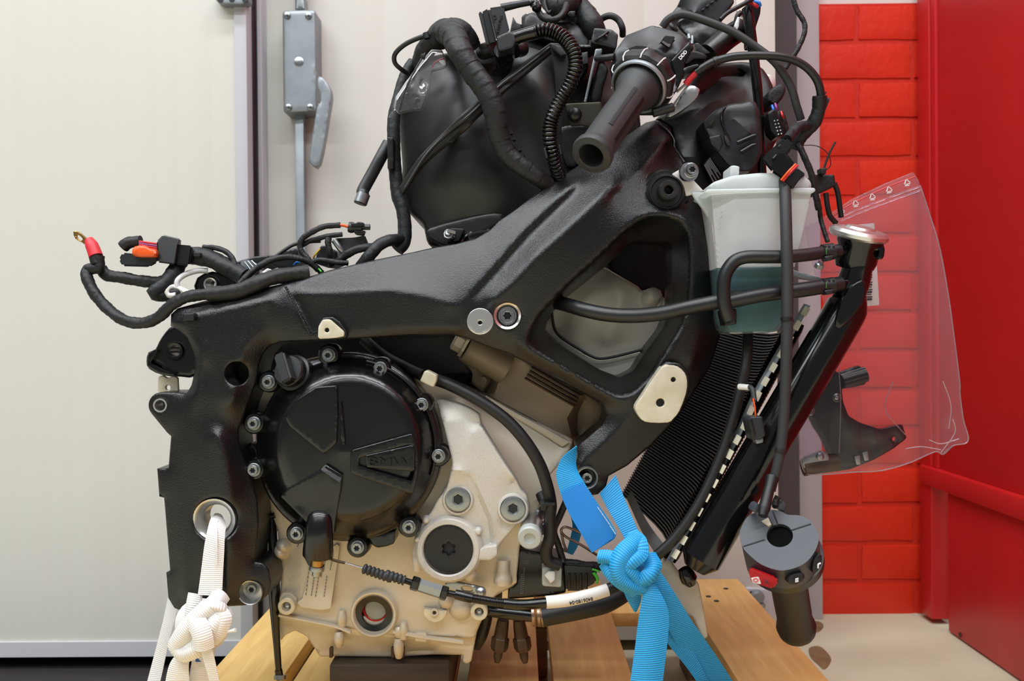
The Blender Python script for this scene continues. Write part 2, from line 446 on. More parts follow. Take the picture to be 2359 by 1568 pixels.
def strip(name, A, B, mat, parent=None, thick=.0016, n=8, raw=False, across=4, sag=0, **kw):
    """webbing between two edges traced as (px, py, distance)"""
    a = cr([W(*p) for p in A], n); b = cr([W(*p) for p in B], n); m_ = min(len(a), len(b)); vs, fs, uv = [], [], []
    s = 0
    for i in range(m_):
        if i: s += ((a[i]+b[i])/2-(a[i-1]+b[i-1])/2).length
        t = (a[min(i+1, m_-1)]+b[min(i+1, m_-1)]-a[max(i-1, 0)]-b[max(i-1, 0)]); wv = b[i]-a[i]
        nn = wv.cross(t).normalized()
        for side in (1, -1):
            for j in range(across+1):
                q = j/across; e = nn*side*thick/2*(1 if 0 < j < across else .4)
                vs.append(a[i].lerp(b[i], q)+e+nn*sag*math.sin(math.pi*q)); uv.append((wv.length*q, s))
    R = 2*(across+1)
    for i in range(m_-1):
        for j in range(across):
            k = i*R+j; fs.append((k, k+1, k+1+R, k+R)); k += across+1; fs.append((k, k+R, k+1+R, k+1))
        k = i*R; e = across+1; fs.append((k, k+R, k+R+e, k+e)); k += across; fs.append((k, k+e, k+R+e, k+R))
    for i in (0, m_-1):
        k = i*R; fs.append([k+j for j in range(across+1)]+[k+across+1+j for j in range(across, -1, -1)])
    me = mesh(vs, fs); u = me.uv_layers.new(name='UVMap')
    for lp in me.loops: u.data[lp.index].uv = uv[lp.vertex_index]
    return link(name, me, mat, parent, **kw)
def rib_strip(name, C, wpx, mat, parent=None, **kw):
    """a strap along a centre line (px, py, distance, half width px, twist angle deg)"""
    A, B = [], []
    for i, p in enumerate(C):
        q0, q1 = C[max(i-1, 0)], C[min(i+1, len(C)-1)]; t = Vector((q1[0]-q0[0], q1[1]-q0[1])).normalized()
        nx, ny = -t.y, t.x; hw = p[3] if len(p) > 3 else wpx; tw = math.radians(p[4]) if len(p) > 4 else 0
        dx, dz = math.cos(tw)*hw, math.sin(tw)*hw*S(p[2])
        A.append((p[0]-nx*dx, p[1]-ny*dx, p[2]-dz)); B.append((p[0]+nx*dx, p[1]+ny*dx, p[2]+dz))
    return strip(name, A, B, mat, parent, **kw)
_bolt = {}
def star(t): return 1-.16*(1+math.cos(6*t))*.5*1.6
def bolt(at, r, parent, name='bolt', mat='zinc', socket='torx', washer=True, head=.6, axis=(0,-1,0), sock_mat='ink', flange=None):
    """socket-head bolt: washer, head, star or hex socket sunk in; shared mesh per kind"""
    k = S(at[2])*r; key = (socket, washer, head, mat, tuple(axis), flange)
    if key not in _bolt:
        seg = 36; lb = star if socket == 'torx' else (lambda t: math.cos(math.pi/6)/math.cos((t % (math.pi/3))-math.pi/6))
        h0 = .18 if washer else 0; fw = flange or .78
        prof = [(1.0, -.3), (1.0, h0*.8), (.95, h0)] if washer else [(fw, -.3)]
        prof += [(fw, h0), (fw, h0+head*.85), (fw-.07, h0+head)]
        u, v, a = frame_from(axis); vs, fs = [], []; rows = 0
        def ring(rad, h, lob=None):
            nonlocal rows
            for j in range(seg):
                t = 2*math.pi*j/seg; q = rad*(lob(t) if lob else 1); vs.append(a*h+(u*math.cos(t)+v*math.sin(t))*q)
            if rows:
                for j in range(seg):
                    kk = (j+1) % seg; fs.append(((rows-1)*seg+j, (rows-1)*seg+kk, rows*seg+kk, rows*seg+j))
            rows += 1
        for rr, hh in prof: ring(rr, hh)
        ring(.50, h0+head, None); ring(.47, h0+head-.05, None); ring(.44, h0+head-.06, lb); ring(.42, h0+head*.25, lb)
        fs.append(tuple((rows-1)*seg+j for j in range(seg)))
        me = mesh(vs, fs); me.polygons.foreach_set('use_smooth', [True]*len(me.polygons)); me.set_sharp_from_angle(angle=.6)
        me.materials.append(MT[mat]); me.materials.append(MT['ink']); me.polygons[len(me.polygons)-1].material_index = 1
        me.name = 'bolt_'+socket; _bolt[key] = me
    o = bpy.data.objects.new(name, _bolt[key]); COL.objects.link(o); o.scale = (k, k, k)
    o.parent = parent; o.location = W(*at)-wloc(parent); return o
def text(name, s, at, hpx, mat, parent, rot=0, depth=.0004, bold=0, sx=1.0, **kw):
    c = bpy.data.curves.new('t', 'FONT'); c.body = s; c.size = hpx*S(at[2])*1.35; c.align_x = 'CENTER'; c.align_y = 'CENTER'
    c.extrude = depth; c.offset = bold*S(at[2])
    o = bpy.data.objects.new('t', c); COL.objects.link(o)
    me = bpy.data.meshes.new_from_object(o.evaluated_get(bpy.context.evaluated_depsgraph_get())); bpy.data.objects.remove(o)
    me.transform(Matrix.Translation(W(*at)) @ Matrix.Rotation(-rot, 4, 'Y') @ Matrix.Rotation(math.pi/2, 4, 'X') @ Matrix.Diagonal((sx, 1, 1, 1)))
    for m_ in list(me.materials): me.materials.clear()
    return link(name, me, mat, parent, smooth=0, **kw)
def plate3(name, pts, mat, parent=None, thick=.003, bev=0., **kw):
    """a flat panel through 3-D corners (world Vectors) given some thickness along its normal"""
    P = [Vector(p) for p in pts]; n_ = (P[1]-P[0]).cross(P[2]-P[0]).normalized()*thick; k = len(P)
    if n_.y < 0: n_ = -n_
    me = mesh(P+[p+n_ for p in P], [range(k), range(k, 2*k)]+[(i, (i+1) % k, k+(i+1) % k, k+i) for i in range(k)])
    if bev:
        bm = bmesh.new(); bm.from_mesh(me); bmesh.ops.bevel(bm, geom=bm.edges[:], offset=bev, segments=2, affect='EDGES'); bm.to_mesh(me); bm.free()
    return link(name, me, mat, parent, **kw)
def prism(name, A, B, mat, parent=None, r=0, **kw):
    """solid between two outlines (lists of (px,py,D)) with the same number of points"""
    a = [W(*p) for p in A]; b = [W(*p) for p in B]; k = len(a)
    me = mesh(a+b, [range(k), range(k, 2*k)]+[(i, (i+1) % k, k+(i+1) % k, k+i) for i in range(k)])
    if r:
        bm = bmesh.new(); bm.from_mesh(me); bmesh.ops.bevel(bm, geom=bm.edges[:], offset=r, segments=2, affect='EDGES', clamp_overlap=True)
        bmesh.ops.recalc_face_normals(bm, faces=bm.faces); bm.to_mesh(me); bm.free()
    return link(name, me, mat, parent, **kw)
def barm(a, b, r, seg=12): return tubem([a, b], r, seg)
# ================================================================ the setting
fl = boxm(-2.5, 2.5, -1.5, 2.6, -.05, 0); link('floor', fl, 'concrete', kind='structure', smooth=0)
def X(px, D): return W(px, 770, D).x
def floorpt(px, py, z=.0006):
    d = RM @ Vector(((px-CX)/FPX, -(py-CY)/FPX, -1)); return CAM+d*((z-EYE)/d.z)
for pts in (((575,1405), (625,1392), (668,1425), (688,1465), (655,1510), (620,1485), (585,1450)), ((590,1275), (625,1268), (650,1290), (630,1318), (595,1322))):
    P = [floorpt(*p[:2]) for p in ccr(Z('j', *pts), 3)]; link('floor_stain', mesh(P, [range(len(P))]), 'stain', bpy.data.objects['floor'], smooth=0)
# brick wall, painted red up to a white band
DW = 1.70; course = 88*S(DW); joint = .010
xb0, xb1 = X(1885, DW), 1.9; ztop = W(1990, 11, DW).z
wb = link('wall_back', boxm(xb0, xb1, DW-.0060, DW+.2, 0, ztop), 'mortar_red', kind='structure', smooth=0)
link('white_paint_band', boxm(xb0, xb1, DW-.001, DW+.2, ztop, 2.6), 'white_paint', wb, smooth=0)
bl = .215; brick_me = []
for v in range(5):
    bm = bmesh.new(); bmesh.ops.create_cube(bm, size=1)
    bmesh.ops.subdivide_edges(bm, edges=bm.edges[:], cuts=5, use_grid_fill=True)
    for q in bm.verts:
        q.co = Vector((q.co.x*(bl-joint), q.co.y*.02, q.co.z*(course-joint)))
        rx = abs(q.co.x)/((bl-joint)/2); rz = abs(q.co.z)/((course-joint)/2)
        if q.co.y < 0: q.co.y += .0016*max(rx**16, rz**16)+random.uniform(-.0004, .0004)
        if rx > .99: q.co.x += random.uniform(-.0015, .0015)
        if rz > .99: q.co.z += random.uniform(-.0012, .0012)
    me = bpy.data.meshes.new('brick'); bm.to_mesh(me); bm.free()
    me.polygons.foreach_set('use_smooth', [True]*len(me.polygons)); me.set_sharp_from_angle(angle=.7); me.materials.append(MT['brick_red']); brick_me.append(me)
z0 = ztop-course/2; i = 0
while z0 > -.01:
    off = (i % 2)*bl/2
    for k in range(4):
        x = xb0+.075+off+(k-.5)*bl
        if x-bl/2 > X(2140, DW): continue
        o = bpy.data.objects.new('brick', random.choice(brick_me)); COL.objects.link(o); o.parent = wb
        o.location = Vector((x, DW+random.uniform(-.0008, .0008), z0))-wb.location
    z0 -= course; i += 1
# white sandwich-panel doors
def ribbed(name, px0, px1, D, zb, zt, ribs, thick=.06, **kw):
    xs = [(X(px0, D), 0)]
    for p in ribs:
        x = X(p, D); d = .0007
        xs += [(x-.007, 0), (x-.003, d), (x+.003, d), (x+.007, 0)]
    xs.append((X(px1, D), 0)); vs, fs = [], []
    for x, d in xs: vs += [(x, D+d, zb), (x, D+d, zt)]
    for k in range(len(xs)-1): fs.append((2*k, 2*k+2, 2*k+3, 2*k+1))
    n = len(vs); vs += [(xs[0][0], D+thick, zb), (xs[0][0], D+thick, zt), (xs[-1][0], D+thick, zb), (xs[-1][0], D+thick, zt)]
    fs += [(0, 1, n+1, n), (n-2, n+2, n+3, n-1), (n, n+1, n+3, n+2), (0, n)+(n+2, n-2), (1, n+1, n+3, n-1)]
    return link(name, mesh(vs, fs), 'white_panel', smooth=20, **kw)
DL, DR = 1.42, 1.50
zl = W(100, 1478, DL).z
ribbed('door_1', -1400, 549, DL, zl, 2.5, sorted(list(range(-1350, 540, 126))+list(range(-1270, 540, 126))), kind='structure')
link('trim_1', boxm(X(-1400, DL), X(549, DL), DL-.004, DL+.07, W(100, 1511, DL).z, zl+.001), 'grey_frame', kind='structure', smooth=0)
link('trim_2', boxm(X(549, DL), X(578, DL), DL-.006, DL+.07, zl-.02, 2.5, .002), 'grey_trim', kind='structure')
link('trim_3', tubem([Vector((X(588, DL+.03), DL+.03, .02)), Vector((X(588, DL+.03), DL+.03, 2.5))], .0085, 16), 'gasket', kind='structure', smooth=50)
link('trim_4', boxm(X(570, DR), X(622, DR), DR-.03, DR+.05, .02, 2.5, .002), 'grey_trim', kind='structure')
ribbed('door_2', 622, 1790, DR, .02, 2.5, [650, 770, 890, 1010, 1130, 1250, 1370, 1490, 1610, 1730], kind='structure')
link('wall_left', boxm(-2.5, X(1800, 1.62), 1.62, 1.75, 0, 2.6), 'dark_frame', kind='structure', smooth=0)
link('trim_5', boxm(X(1776, 1.6), X(1840, 1.6), 1.60, 1.72, 0, 2.6), 'dark_frame', kind='structure', smooth=0)
link('trim_6', boxm(X(1834, 1.66), X(1892, 1.66), 1.66, 1.75, 0, 2.6, .002), 'grey_frame', kind='structure')
link('threshold_plate', boxm(-1.5, X(560, 1.4), 1.0, 1.55, .0, .006), 'threshold', label='dark worn threshold plate on the floor under the white door', cat='threshold', smooth=0)
# espagnolette lock on the second door leaf
DK = DR-.045
L_ = thing('door_lock', 'galvanised steel bolt lock box with drop handle on the white door', 'lock', (690, 270, DK))
relief('lock_box', fil(Z('n', (1890,72), (2112,66), (2120,745), (1898,758)), 9), DK, 'galvanised', L_, r=6, thick=.044, res=14)
for p in Z('n', (1922,104), (2065,106), (1931,718), (2076,718)):
    s_ = lathe('screw', p+(DK,), [(8.2,-3), (8.2,1), (7,3.4), (4,4.6), (1.2,5)], 'zinc', L_, seg=20)
    c_ = W(p[0], p[1], DK-5.2*S(DK)); link('cross_slot', join([boxm(c_.x-.0028, c_.x+.0028, c_.y-.0002, c_.y+.001, c_.z-.0006, c_.z+.0006), boxm(c_.x-.0006, c_.x+.0006, c_.y-.0002, c_.y+.001, c_.z-.0028, c_.z+.0028)]), 'ink', s_, smooth=0)
lathe('rivet', Z('n', (2000,414))[0]+(DK,), [(11,-2), (11,.6), (9.5,1.2), (0.5,1.4)], 'steel', L_, seg=24)
a_ = W(*Z('n', (2008,770))[0], DR-.02); link('bolt_rod', boxm(a_.x-.0075, a_.x+.0075, DR-.028, DR-.013, .03, a_.z+.02, .0015), 'galvanised', L_)
a_ = W(*Z('n', (2010,10))[0], DR-.02); link('bolt_rod', boxm(a_.x-.0075, a_.x+.0075, DR-.028, DR-.013, a_.z-.03, 2.3, .0015), 'galvanised', L_)
hd = Z('n', (2128,515), (2165,525), (2205,580), (2218,640), (2205,740), (2140,1095), (2075,1090), (2072,1030), (2120,720), (2142,690), (2140,620), (2124,590))
relief('drop_handle', ccr(hd, 3), DK-.012, 'galvanised', L_, feats=[[p+(DK-.02,) for p in Z('n', (2170,560), (2190,650), (2170,740), (2112,1070))]], r=4, thick=.014, res=9)
relief('rod_guide', fil(Z('n', (1985,-30), (2030,-30), (2040,64), (1975,64)), 4), DR-.03, 'zinc', L_, r=3, thick=.025)
h_ = relief('door_hinge', fil(Z('n', (1430,-60), (1660,-60), (1660,8), (1620,30), (1490,26), (1445,4)), 4), DL-.02, 'galvanised', bpy.data.objects['door_1'], r=3, thick=.02, label='grey metal strap hinge end with dark holes')
for p in Z('n', (1476,-2), (1552,-4), (1640,-2)): lathe('hole_plug', p+(DL-.02,), [(7,-2), (7,.6), (5,.8)], 'ink', h_, seg=16)
# small things on the door by the frame
relief('door_notice', Z('k', (300,-40), (366,-40), (366,108), (330,108), (300,70)), DR-.002, 'label_white', None, r=0, thick=.001, label='white notice with a red border stuck on the white door', cat='notice')
nt_ = bpy.data.objects['door_notice']
strip('red_border', [Z('k', (360,-40))[0]+(DR-.0025,), Z('k', (360,104))[0]+(DR-.0025,)], [Z('k', (366,-40))[0]+(DR-.0025,), Z('k', (366,104))[0]+(DR-.0025,)], 'red_wire', nt_, thick=.0006)
strip('red_border', [Z('k', (330,104))[0]+(DR-.0025,), Z('k', (366,104))[0]+(DR-.0025,)], [Z('k', (330,110))[0]+(DR-.0025,), Z('k', (366,110))[0]+(DR-.0025,)], 'red_wire', nt_, thick=.0006)
lathe('door_knob', Z('k', (495,605))[0]+(DR-.02,), [(12,-16), (12,0), (19,4), (21,12), (17,20), (6,24)], 'white_plastic', bpy.data.objects['door_2'], axis=(.5,-.8,-.1), seg=28, label='round white knob')
rb = thing('door_roller', 'dull metal door roller bracket at the foot of the white door', 'bracket', Z('t', (160,1130))[0]+(1.48,))
relief('bracket_plate', fil(Z('t', (70,950), (300,960), (305,1230), (200,1180), (120,1100)), 6), 1.49, 'grey_frame', rb, r=2, thick=.012)
lathe('roller', Z('t', (165,1020))[0]+(1.485,), [(15,-4), (15,8), (12,13), (4,14)], 'galvanised', rb, seg=24)
lathe('stud', Z('t', (200,1095))[0]+(1.485,), [(8,-4), (8,6), (6,9)], 'zinc', rb, seg=16)
relief('dark_slot', fil(Z('t', (104,980), (135,975), (135,1035), (104,1040)), 2), 1.487, 'ink', rb, r=1, thick=.003)
# red steel cabinet on the right
XC = .773
cb = thing('steel_cabinet', 'red painted steel cabinet side with a folded rail at knee height', 'cabinet', Vector((XC+.2, 1.2, 0)))
zr = W(2172, 1083, 1.585).z
link('upper_panel', boxm(XC, XC+.02, .3, 1.60, zr, 2.4, .002), 'cabinet_red', cb)
link('lower_panel', boxm(XC+.004, XC+.02, .3, 1.582, .004, zr-.03, .002), 'cabinet_red', cb)
link('rail', boxm(XC-.012, XC+.02, .3, 1.66, zr-.036, zr, .004), 'cabinet_red', cb)
link('corner_post', boxm(XC-.006, XC+.03, 1.625, 1.672, .01, 2.4, .003), 'cabinet_red', cb)
link('back_panel', boxm(XC+.06, XC+.5, 1.60, 1.66, .0, 2.4), 'cabinet_red', cb, smooth=0)
link('door_edge', boxm(XC-.004, XC+.02, 1.604, 1.621, zr, 2.4, .002), 'cabinet_red', cb)
hp = CAM+(RM @ Vector(((2212-CX)/FPX, -(1462-CY)/FPX, -1)))*1; d_ = hp-CAM; hp = CAM+d_*((XC+.004)/d_.x)
link('bolt_hole', lathem(hp, [(.0045,-.002), (.0045,.0006)], (-1,0,0), 16), 'ink', cb)
# pallet
ZP = .144
pl = thing('pallet', 'wooden pallet of spaced yellowish boards carrying the engine', 'pallet', Vector((0, 1.03, 0)))
for x0, x1 in ((-.377,-.285), (-.270,-.180), (-.165,-.080), (-.064,.020), (.037,.131), (.252,.358)):
    link('board', boxm(x0, x1, .60, 1.43+random.uniform(-.004,.004), ZP-.022, ZP, .002), 'pallet_wood', pl)
for y0, y1 in ((.60,.70), (.97,1.07), (1.33,1.43)):
    link('cross_board', boxm(-.377, .358, y0, y1, ZP-.044, ZP-.0225, .002), 'pallet_wood', pl)
    for x0, x1 in ((-.377,-.28), (-.06,.04), (.26,.358)):
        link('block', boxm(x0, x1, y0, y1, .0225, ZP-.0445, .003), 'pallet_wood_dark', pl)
for x0, x1 in ((-.377,-.28), (-.06,.04), (.26,.358)):
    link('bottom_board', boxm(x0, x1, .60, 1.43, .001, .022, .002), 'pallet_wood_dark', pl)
for p in Z('j', (158,1104), (70,1143), (110,1166)):
    q = W(*p, 1.0); d_ = q-CAM; q = CAM+d_*((ZP+.0003-EYE)/d_.z)
    link('nail_hole', lathem(q, [(.004,-.001), (.004,.0005)], (0,0,1), 14), 'ink', pl)
xa, xc_ = X(752, .95), X(1030, .95)
link('wooden_block', boxm(xa, xc_, .945, 1.20, ZP+.0005, W(900, 1516, .96).z, .004), 'dark_wood', label='dark brown wooden block propping up the engine sump on the pallet', cat='block')
# ================================================================ frame
FR = thing('motorcycle_frame', 'black powder-coated cast motorcycle frame around the engine', 'frame', (800, 1400, .90))
d0 = .885
out = [(409,710,.895), (470,693,.90), (560,674,.90), (640,656,.90), (700,641,.905), (760,622,.908), (860,599,.91), (950,581,.91)]
out += [p+(.912,) for p in Z('e', (0,375), (150,350), (300,310), (400,250), (470,180), (560,120), (720,0))]
out += [(1262,425,.92), (1300,402,.93), (1338,378,.94), (1420,328,.955), (1488,282,.965), (1512,276,.968), (1545,292,.968), (1553,334,.955), (1574,373,.94),
        (1600,420,.925), (1610,462,.92), (1639,517,.915), (1646,575,.912), (1651,628,.91), (1662,700,.91), (1660,770,.91), (1636,845,.908), (1596,908,.905), (1556,968,.90), (1500,1026,.90),
        (1445,1072,.90), (1402,1096,.90), (1396,1120,.90), (1378,1138,.90), (1352,1142,.90), (1328,1128,.90), (1318,1104,.90), (1322,1076,.90), (1330,1050,.90), (1328,1028,.90), (1388,977,.90), (1396,955,.90), (1389,930,.90), (1352,908,.90), (1294,873,.90), (1220,839,.90),
        (1171,814,.90), (1120,797,.90), (1080,780,.895), (1040,771,.893), (950,772,.892), (860,777,.89), (791,781,.89), (700,786,.893), (645,788,.896), (622,797,.9), (606,816,.9), (598,840,.9), (588,888,.9), (568,940,.9), (550,990,.9), (553,1030,.9), (570,1075,.9),
        (584,1119,.9), (594,1149,.9), (597,1208,.9), (592,1255,.9), (586,1292,.9), (606,1296,.9), (620,1310,.9), (625,1341,.9), (618,1368,.9), (596,1388,.9), (564,1394,.9), (480,1399,.9), (412,1404,.9), (402,1400,.9), (388,1377,.9),
        (383,1318,.9), (392,1314,.9), (378,1146,.9), (367,1143,.9), (362,1079,.9), (388,1077,.9), (392,1030,.9), (394,1004,.9), (385,996,.9)]+[(372+30*math.cos(math.radians(a)), 933+30*math.sin(math.radians(a)), .9) for a in range(140, 280, 12)]+[(400,903,.9), (430,906,.9), (441,887,.9),
        (450,850,.9), (447,818,.9), (432,778,.9), (410,760,.9), (393,750,.9), (394,724,.897)]
win = [p+(.945,) for p in fil(Z('e', (1460,322), (1690,330), (1720,370), (1716,780), (1650,960), (1530,1120), (1440,1265), (1340,1312), (1200,1260), (880,1060), (800,985), (822,880), (960,735), (1230,520), (1400,350)), 6, 2)]
feats = [
    # rim of the window
    [p+(.886,) for p in Z('e', (1500,150), (1640,128), (1800,165), (1850,230), (1856,300), (1845,760), (1800,930), (1660,1160), (1540,1340), (1430,1440), (1330,1462), (1210,1400), (900,1220), (700,1110), (632,1062), (720,920), (900,720), (1200,440), (1400,240), (1500,150))],
    # groove and ridge along the upper beam
    [p for p in Z('e', (1000,-70,.905), (900,20,.9), (640,270,.893), (400,560,.888), (250,720,.884), (170,800,.882))],
    [p for p in Z('e', (1035,-45,.909), (935,45,.905), (670,300,.898), (440,560,.893), (290,720,.888))],
    [p for p in Z('e', (1310,-80,.895), (1200,20,.886), (960,240,.880), (740,440,.876), (560,640,.876), (420,760,.878))],
    [p for p in Z('b', (300,1260,.925), (560,1130,.93), (800,960,.945), (870,930,.955))],
    [p for p in Z('b', (520,1480,.895), (760,1250,.91), (940,1040,.935))],
    # rear beam ridge
    [(668,676,.893), (749,674,.886), (830,670,.884), (900,668,.883), (980,682,.882), (1040,702,.88)],
    [(720,770,.888), (800,762,.886), (950,755,.885), (1060,758,.884)],
    [(655,662,.893), (685,715,.889), (712,768,.889)], [(664,660,.897), (694,714,.893), (720,768,.892)],
    # rear plate
    [(430,735,.888), (520,712,.884), (620,690,.884)],
    [(470,790,.884), (462,850,.884), (452,915,.886), (440,960,.889), (436,1040,.889), (440,1150,.889), (425,1300,.889), (430,1370,.889)],
    [(500,1000,.878), (520,1060,.877), (528,1130,.877), (528,1260,.877), (520,1360,.88)],
    [(600,760,.886), (560,800,.882), (530,930,.88)],
    [(400,740,.892), (428,762,.89), (452,800,.888), (466,850,.888), (456,890,.889), (440,915,.889)],
    [(1330,1075,.89), (1400,1010,.89), (1480,930,.888)], [(1620,560,.892), (1625,700,.892), (1590,840,.89)],
    [(1350,1125,.893), (1385,1110,.893)],
]
holes = [win, circ(371,933,14,20), circ(545,860,27,24), circ(497,1195,51,36), circ(578,1363,27,24), circ(1169,727,30,28)]
relief('main_casting', out, d0, 'powder_black', FR, holes=holes, feats=feats, r=5, thick=.045, res=8., soft=5)
# far side of the frame, mirrored across the machine
fo = [p[:2] for p in out[::2]]; me = bpy.data.objects['main_casting'].data
rel2 = relief('far_side_casting', [p[:2] for p in out], .90, 'powder_black', FR, holes=[[p[:2] for p in win], circ(497,1195,45,28)], r=3, thick=.03, res=30, cap=True)
rel2.location.y += .36
lathe('hole_floor', (545,860,.93), [(30,-4), (30,2), (4,3)], 'cast_black', FR, seg=24)
# lug bushing, swing-arm pivot ring
lathe('lug_bushing', (371,933,.902), [(12.5,-40), (12.5,6), (16,6), (16,-40)], 'machined', FR, seg=28, cap=False)
lathe('pivot_ring', (497,1195,.895), [(32,-55), (32,-8), (35,-2), (43,10), (49,13), (51.5,9), (51.5,-60)], 'machined', FR, seg=48, cap=False)
lathe('bolt_recess', (578,1363,.898), [(20,-26), (20,-25), (24,-20), (26,6), (28,7), (28,-20)], 'machined', FR, seg=32, cap=True)
bolt((582,1355,.905), 15, FR, socket='torx', mat='zinc')
# mounting pads, engine bolts
pd = relief('mount_pad', fil(Z('c', (1835,815), (1880,812), (1975,895), (1975,925), (1920,935), (1815,942), (1803,930), (1806,860)), 5), .876, 'pad_alu', FR, r=1.5, thick=.012, holes=[circ(*Z('c', (1862,884))[0], 5.5, 14)])
lathe('pad_hole', Z('c', (1862,884))[0]+(.884,), [(7,-3), (7,0), (1,.2)], 'ink', FR, seg=14)
relief('pad_shoulder', fil(Z('c', (1840,800), (1900,795), (1950,830), (2000,900), (1990,935), (1930,945), (1810,945), (1800,930), (1803,840)), 6), .880, 'powder_black', FR, r=4, thick=.02)
pc = relief('mount_disc', circ(1106,740,30.5,40), .868, 'machined', FR, r=1.2, thick=.03, holes=[circ(1106,743,5,14)])
lathe('disc_hole', (1106,743,.874), [(6,-3), (6,0), (1,.2)], 'ink', FR, seg=14)
lathe('bolt_sleeve', (1169,727,.886), [(24,-45), (24,-30), (26,4), (31,8), (32,4), (32,-20)], 'machined', FR, seg=40, cap=False)
lathe('sleeve_floor', (1169,727,.90), [(26,-3), (26,0), (2,.2)], 'bronze', FR, seg=30)
bolt((1169,727,.90), 22, FR, socket='torx', mat='steel', washer=True, head=.4)
po = [p for p in Z('e', (1640,1240), (1700,1225), (1760,1235), (1810,1280), (1828,1340), (1820,1430), (1770,1560), (1730,1610), (1690,1640), (1560,1640), (1500,1620), (1460,1560), (1455,1520), (1500,1450))]
relief('front_mount_pad', ccr(po, 2), .872, 'pad_alu', FR, r=1.5, thick=.014, holes=[circ(*Z('e', (1729,1330))[0], 6, 14), circ(*Z('e', (1635,1497))[0], 10, 18)])
sh = [((x-1523)*1.06+1526, (y-905)*1.05+901) for x, y in ccr(po, 2)]
relief('pad_shoulder', sh, .878, 'powder_black', FR, r=5, thick=.022)
for q, rr in ((Z('e', (1729,1330))[0], 7), (Z('e', (1635,1497))[0], 11)): lathe('pad_hole', q+(.8775,), [(rr,-3), (rr,0), (1,.2)], 'ink', FR, seg=18)
# rubber mount and tank bolt at the top of the beam
bs = Z('b', (930,1448))[0]
lathe('rubber_mount', bs+(.895,), [(46,-40), (44,0), (38,10), (36,10), (34,6), (23,6), (23,34), (20,38), (12,38), (10,36), (10,6), (1,5)], 'rubber', FR, seg=40)
lathe('mount_boss', bs+(.905,), [(60,-50), (56,-6), (50,2), (30,3)], 'powder_black', FR, seg=40)
lathe('tank_bolt_bush', Z('b', (1100,1295))[0]+(.885,), [(20,-20), (20,-10), (22,-8), (22,4), (21,6), (10,7)], 'steel', FR, seg=32)
bolt(Z('b', (1118,1282))[0]+(.880,), 17, FR, socket='torx', mat='steel', washer=True, head=.75)
# lower front mount
lathe('front_bolt_sleeve', (1352,1100,.888), [(16,-20), (20,-2), (22,5), (25,6), (26,0), (26,-20)], 'zinc', FR, seg=32)
bolt((1352,1100,.89), 15, FR, socket='torx', mat='zinc', washer=False)
# headstock casting, running in towards the middle of the machine
hs = Z('b', (850,900), (930,840), (1040,700), (1150,560), (1290,490), (1420,470), (1560,470), (1660,520), (1730,640), (1760,760), (1800,900), (1760,1060), (1680,1200), (1600,1330), (1480,1400), (1300,1420), (1180,1480), (1080,1330), (990,1130), (960,960))
relief('headstock', ccr(hs, 2), 1.0, 'cast_black', FR, r=14, thick=.10, res=14,
       feats=[Z('b', (1030,1000,.968), (1100,900,.965), (1250,780,.972), (1400,720,.985), (1560,680,1.0)), Z('b', (1060,1180,.955), (1180,1180,.958), (1300,1320,.97)), Z('b', (1200,700,1.0), (1350,580,1.01), (1500,560,1.02))])
weld = cr(Z('b', (880,935,.958), (940,985,.955), (985,1050,.95), (990,1110,.947), (1030,1170,.945), (1065,1225,.94)), 5)
link('weld_seam', tubem([W(*p) for p in weld], lambda s, a: .0016*(1+.16*math.sin(s*2200)), 8), 'powder_black', FR)
weld = [W(*p) for p in cr([(658,660,.886), (686,714,.884), (714,769,.884)], 24)]
link('weld_seam', tubem(weld, lambda s, a: .0013*(1+.16*math.sin(s*2400)), 8), 'powder_black', FR)
rz = relief('alu_lug', ccr(Z('b', (1110,640), (1175,665), (1180,690), (1150,750), (1050,830), (960,880), (930,860), (1000,790), (1040,720)), 2), .955, 'machined', FR, r=2, thick=.012)
st = prism('type_plate', Z('b', (1205,1235,.953), (1255,1165,.958), (1360,1325,.962), (1290,1400,.958)), Z('b', (1205,1235,.956), (1255,1165,.961), (1360,1325,.965), (1290,1400,.961)), 'ink', FR)
for k in range(7):
    t = .12+k*.125; a_ = [Z('b', (1205+50*t, 1235-70*t))[0], Z('b', (1290+70*t, 1400-75*t))[0]]
    q0, q1 = [(a_[0][0]+(a_[1][0]-a_[0][0])*u, a_[0][1]+(a_[1][1]-a_[0][1])*u) for u in (.08, (.95, .6, .9, .5, .93, .7, .9)[k])]
    D_ = .9515+.005*t; tube('print_line', [q0+(D_,), q1+(D_+.004,)], 1.1, 'white_print', st, seg=6, n=2)
# rear brackets on the inner side
rbk = ccr(Z('c', (860,850), (800,900), (760,960), (735,1010), (690,1030), (676,1090), (695,1140), (790,1182), (900,1190), (1010,1180), (1060,1000), (980,860)), 2)
relief('seat_rail_bracket', rbk, .925, 'satin_black', FR, r=7, thick=.03, holes=[circ(*Z('c', (870,1025))[0], 15, 20), ccr(Z('c', (725,1100), (770,1120), (775,1130), (740,1125)), 2)])
lathe('bracket_bush', Z('c', (868,1022))[0]+(.926,), [(13,-45), (13,6), (19,7), (21,2), (21,-10)], 'gloss_black', FR, seg=28, cap=False)
relief('bracket_edge', fil(Z('c', (690,1040), (735,1008), (750,1015), (705,1100), (780,1140), (860,1170), (860,1186), (760,1170), (680,1120)), 3), .918, 'gloss_black', FR, r=2, thick=.02)
relief('steel_tab', fil(Z('c', (755,1190), (780,1180), (815,1200), (850,1185), (880,1195), (885,1300), (750,1290)), 4), .93, 'pad_alu', FR, r=1.5, thick=.004, holes=[circ(*Z('c', (818,1262))[0], 6, 14)])
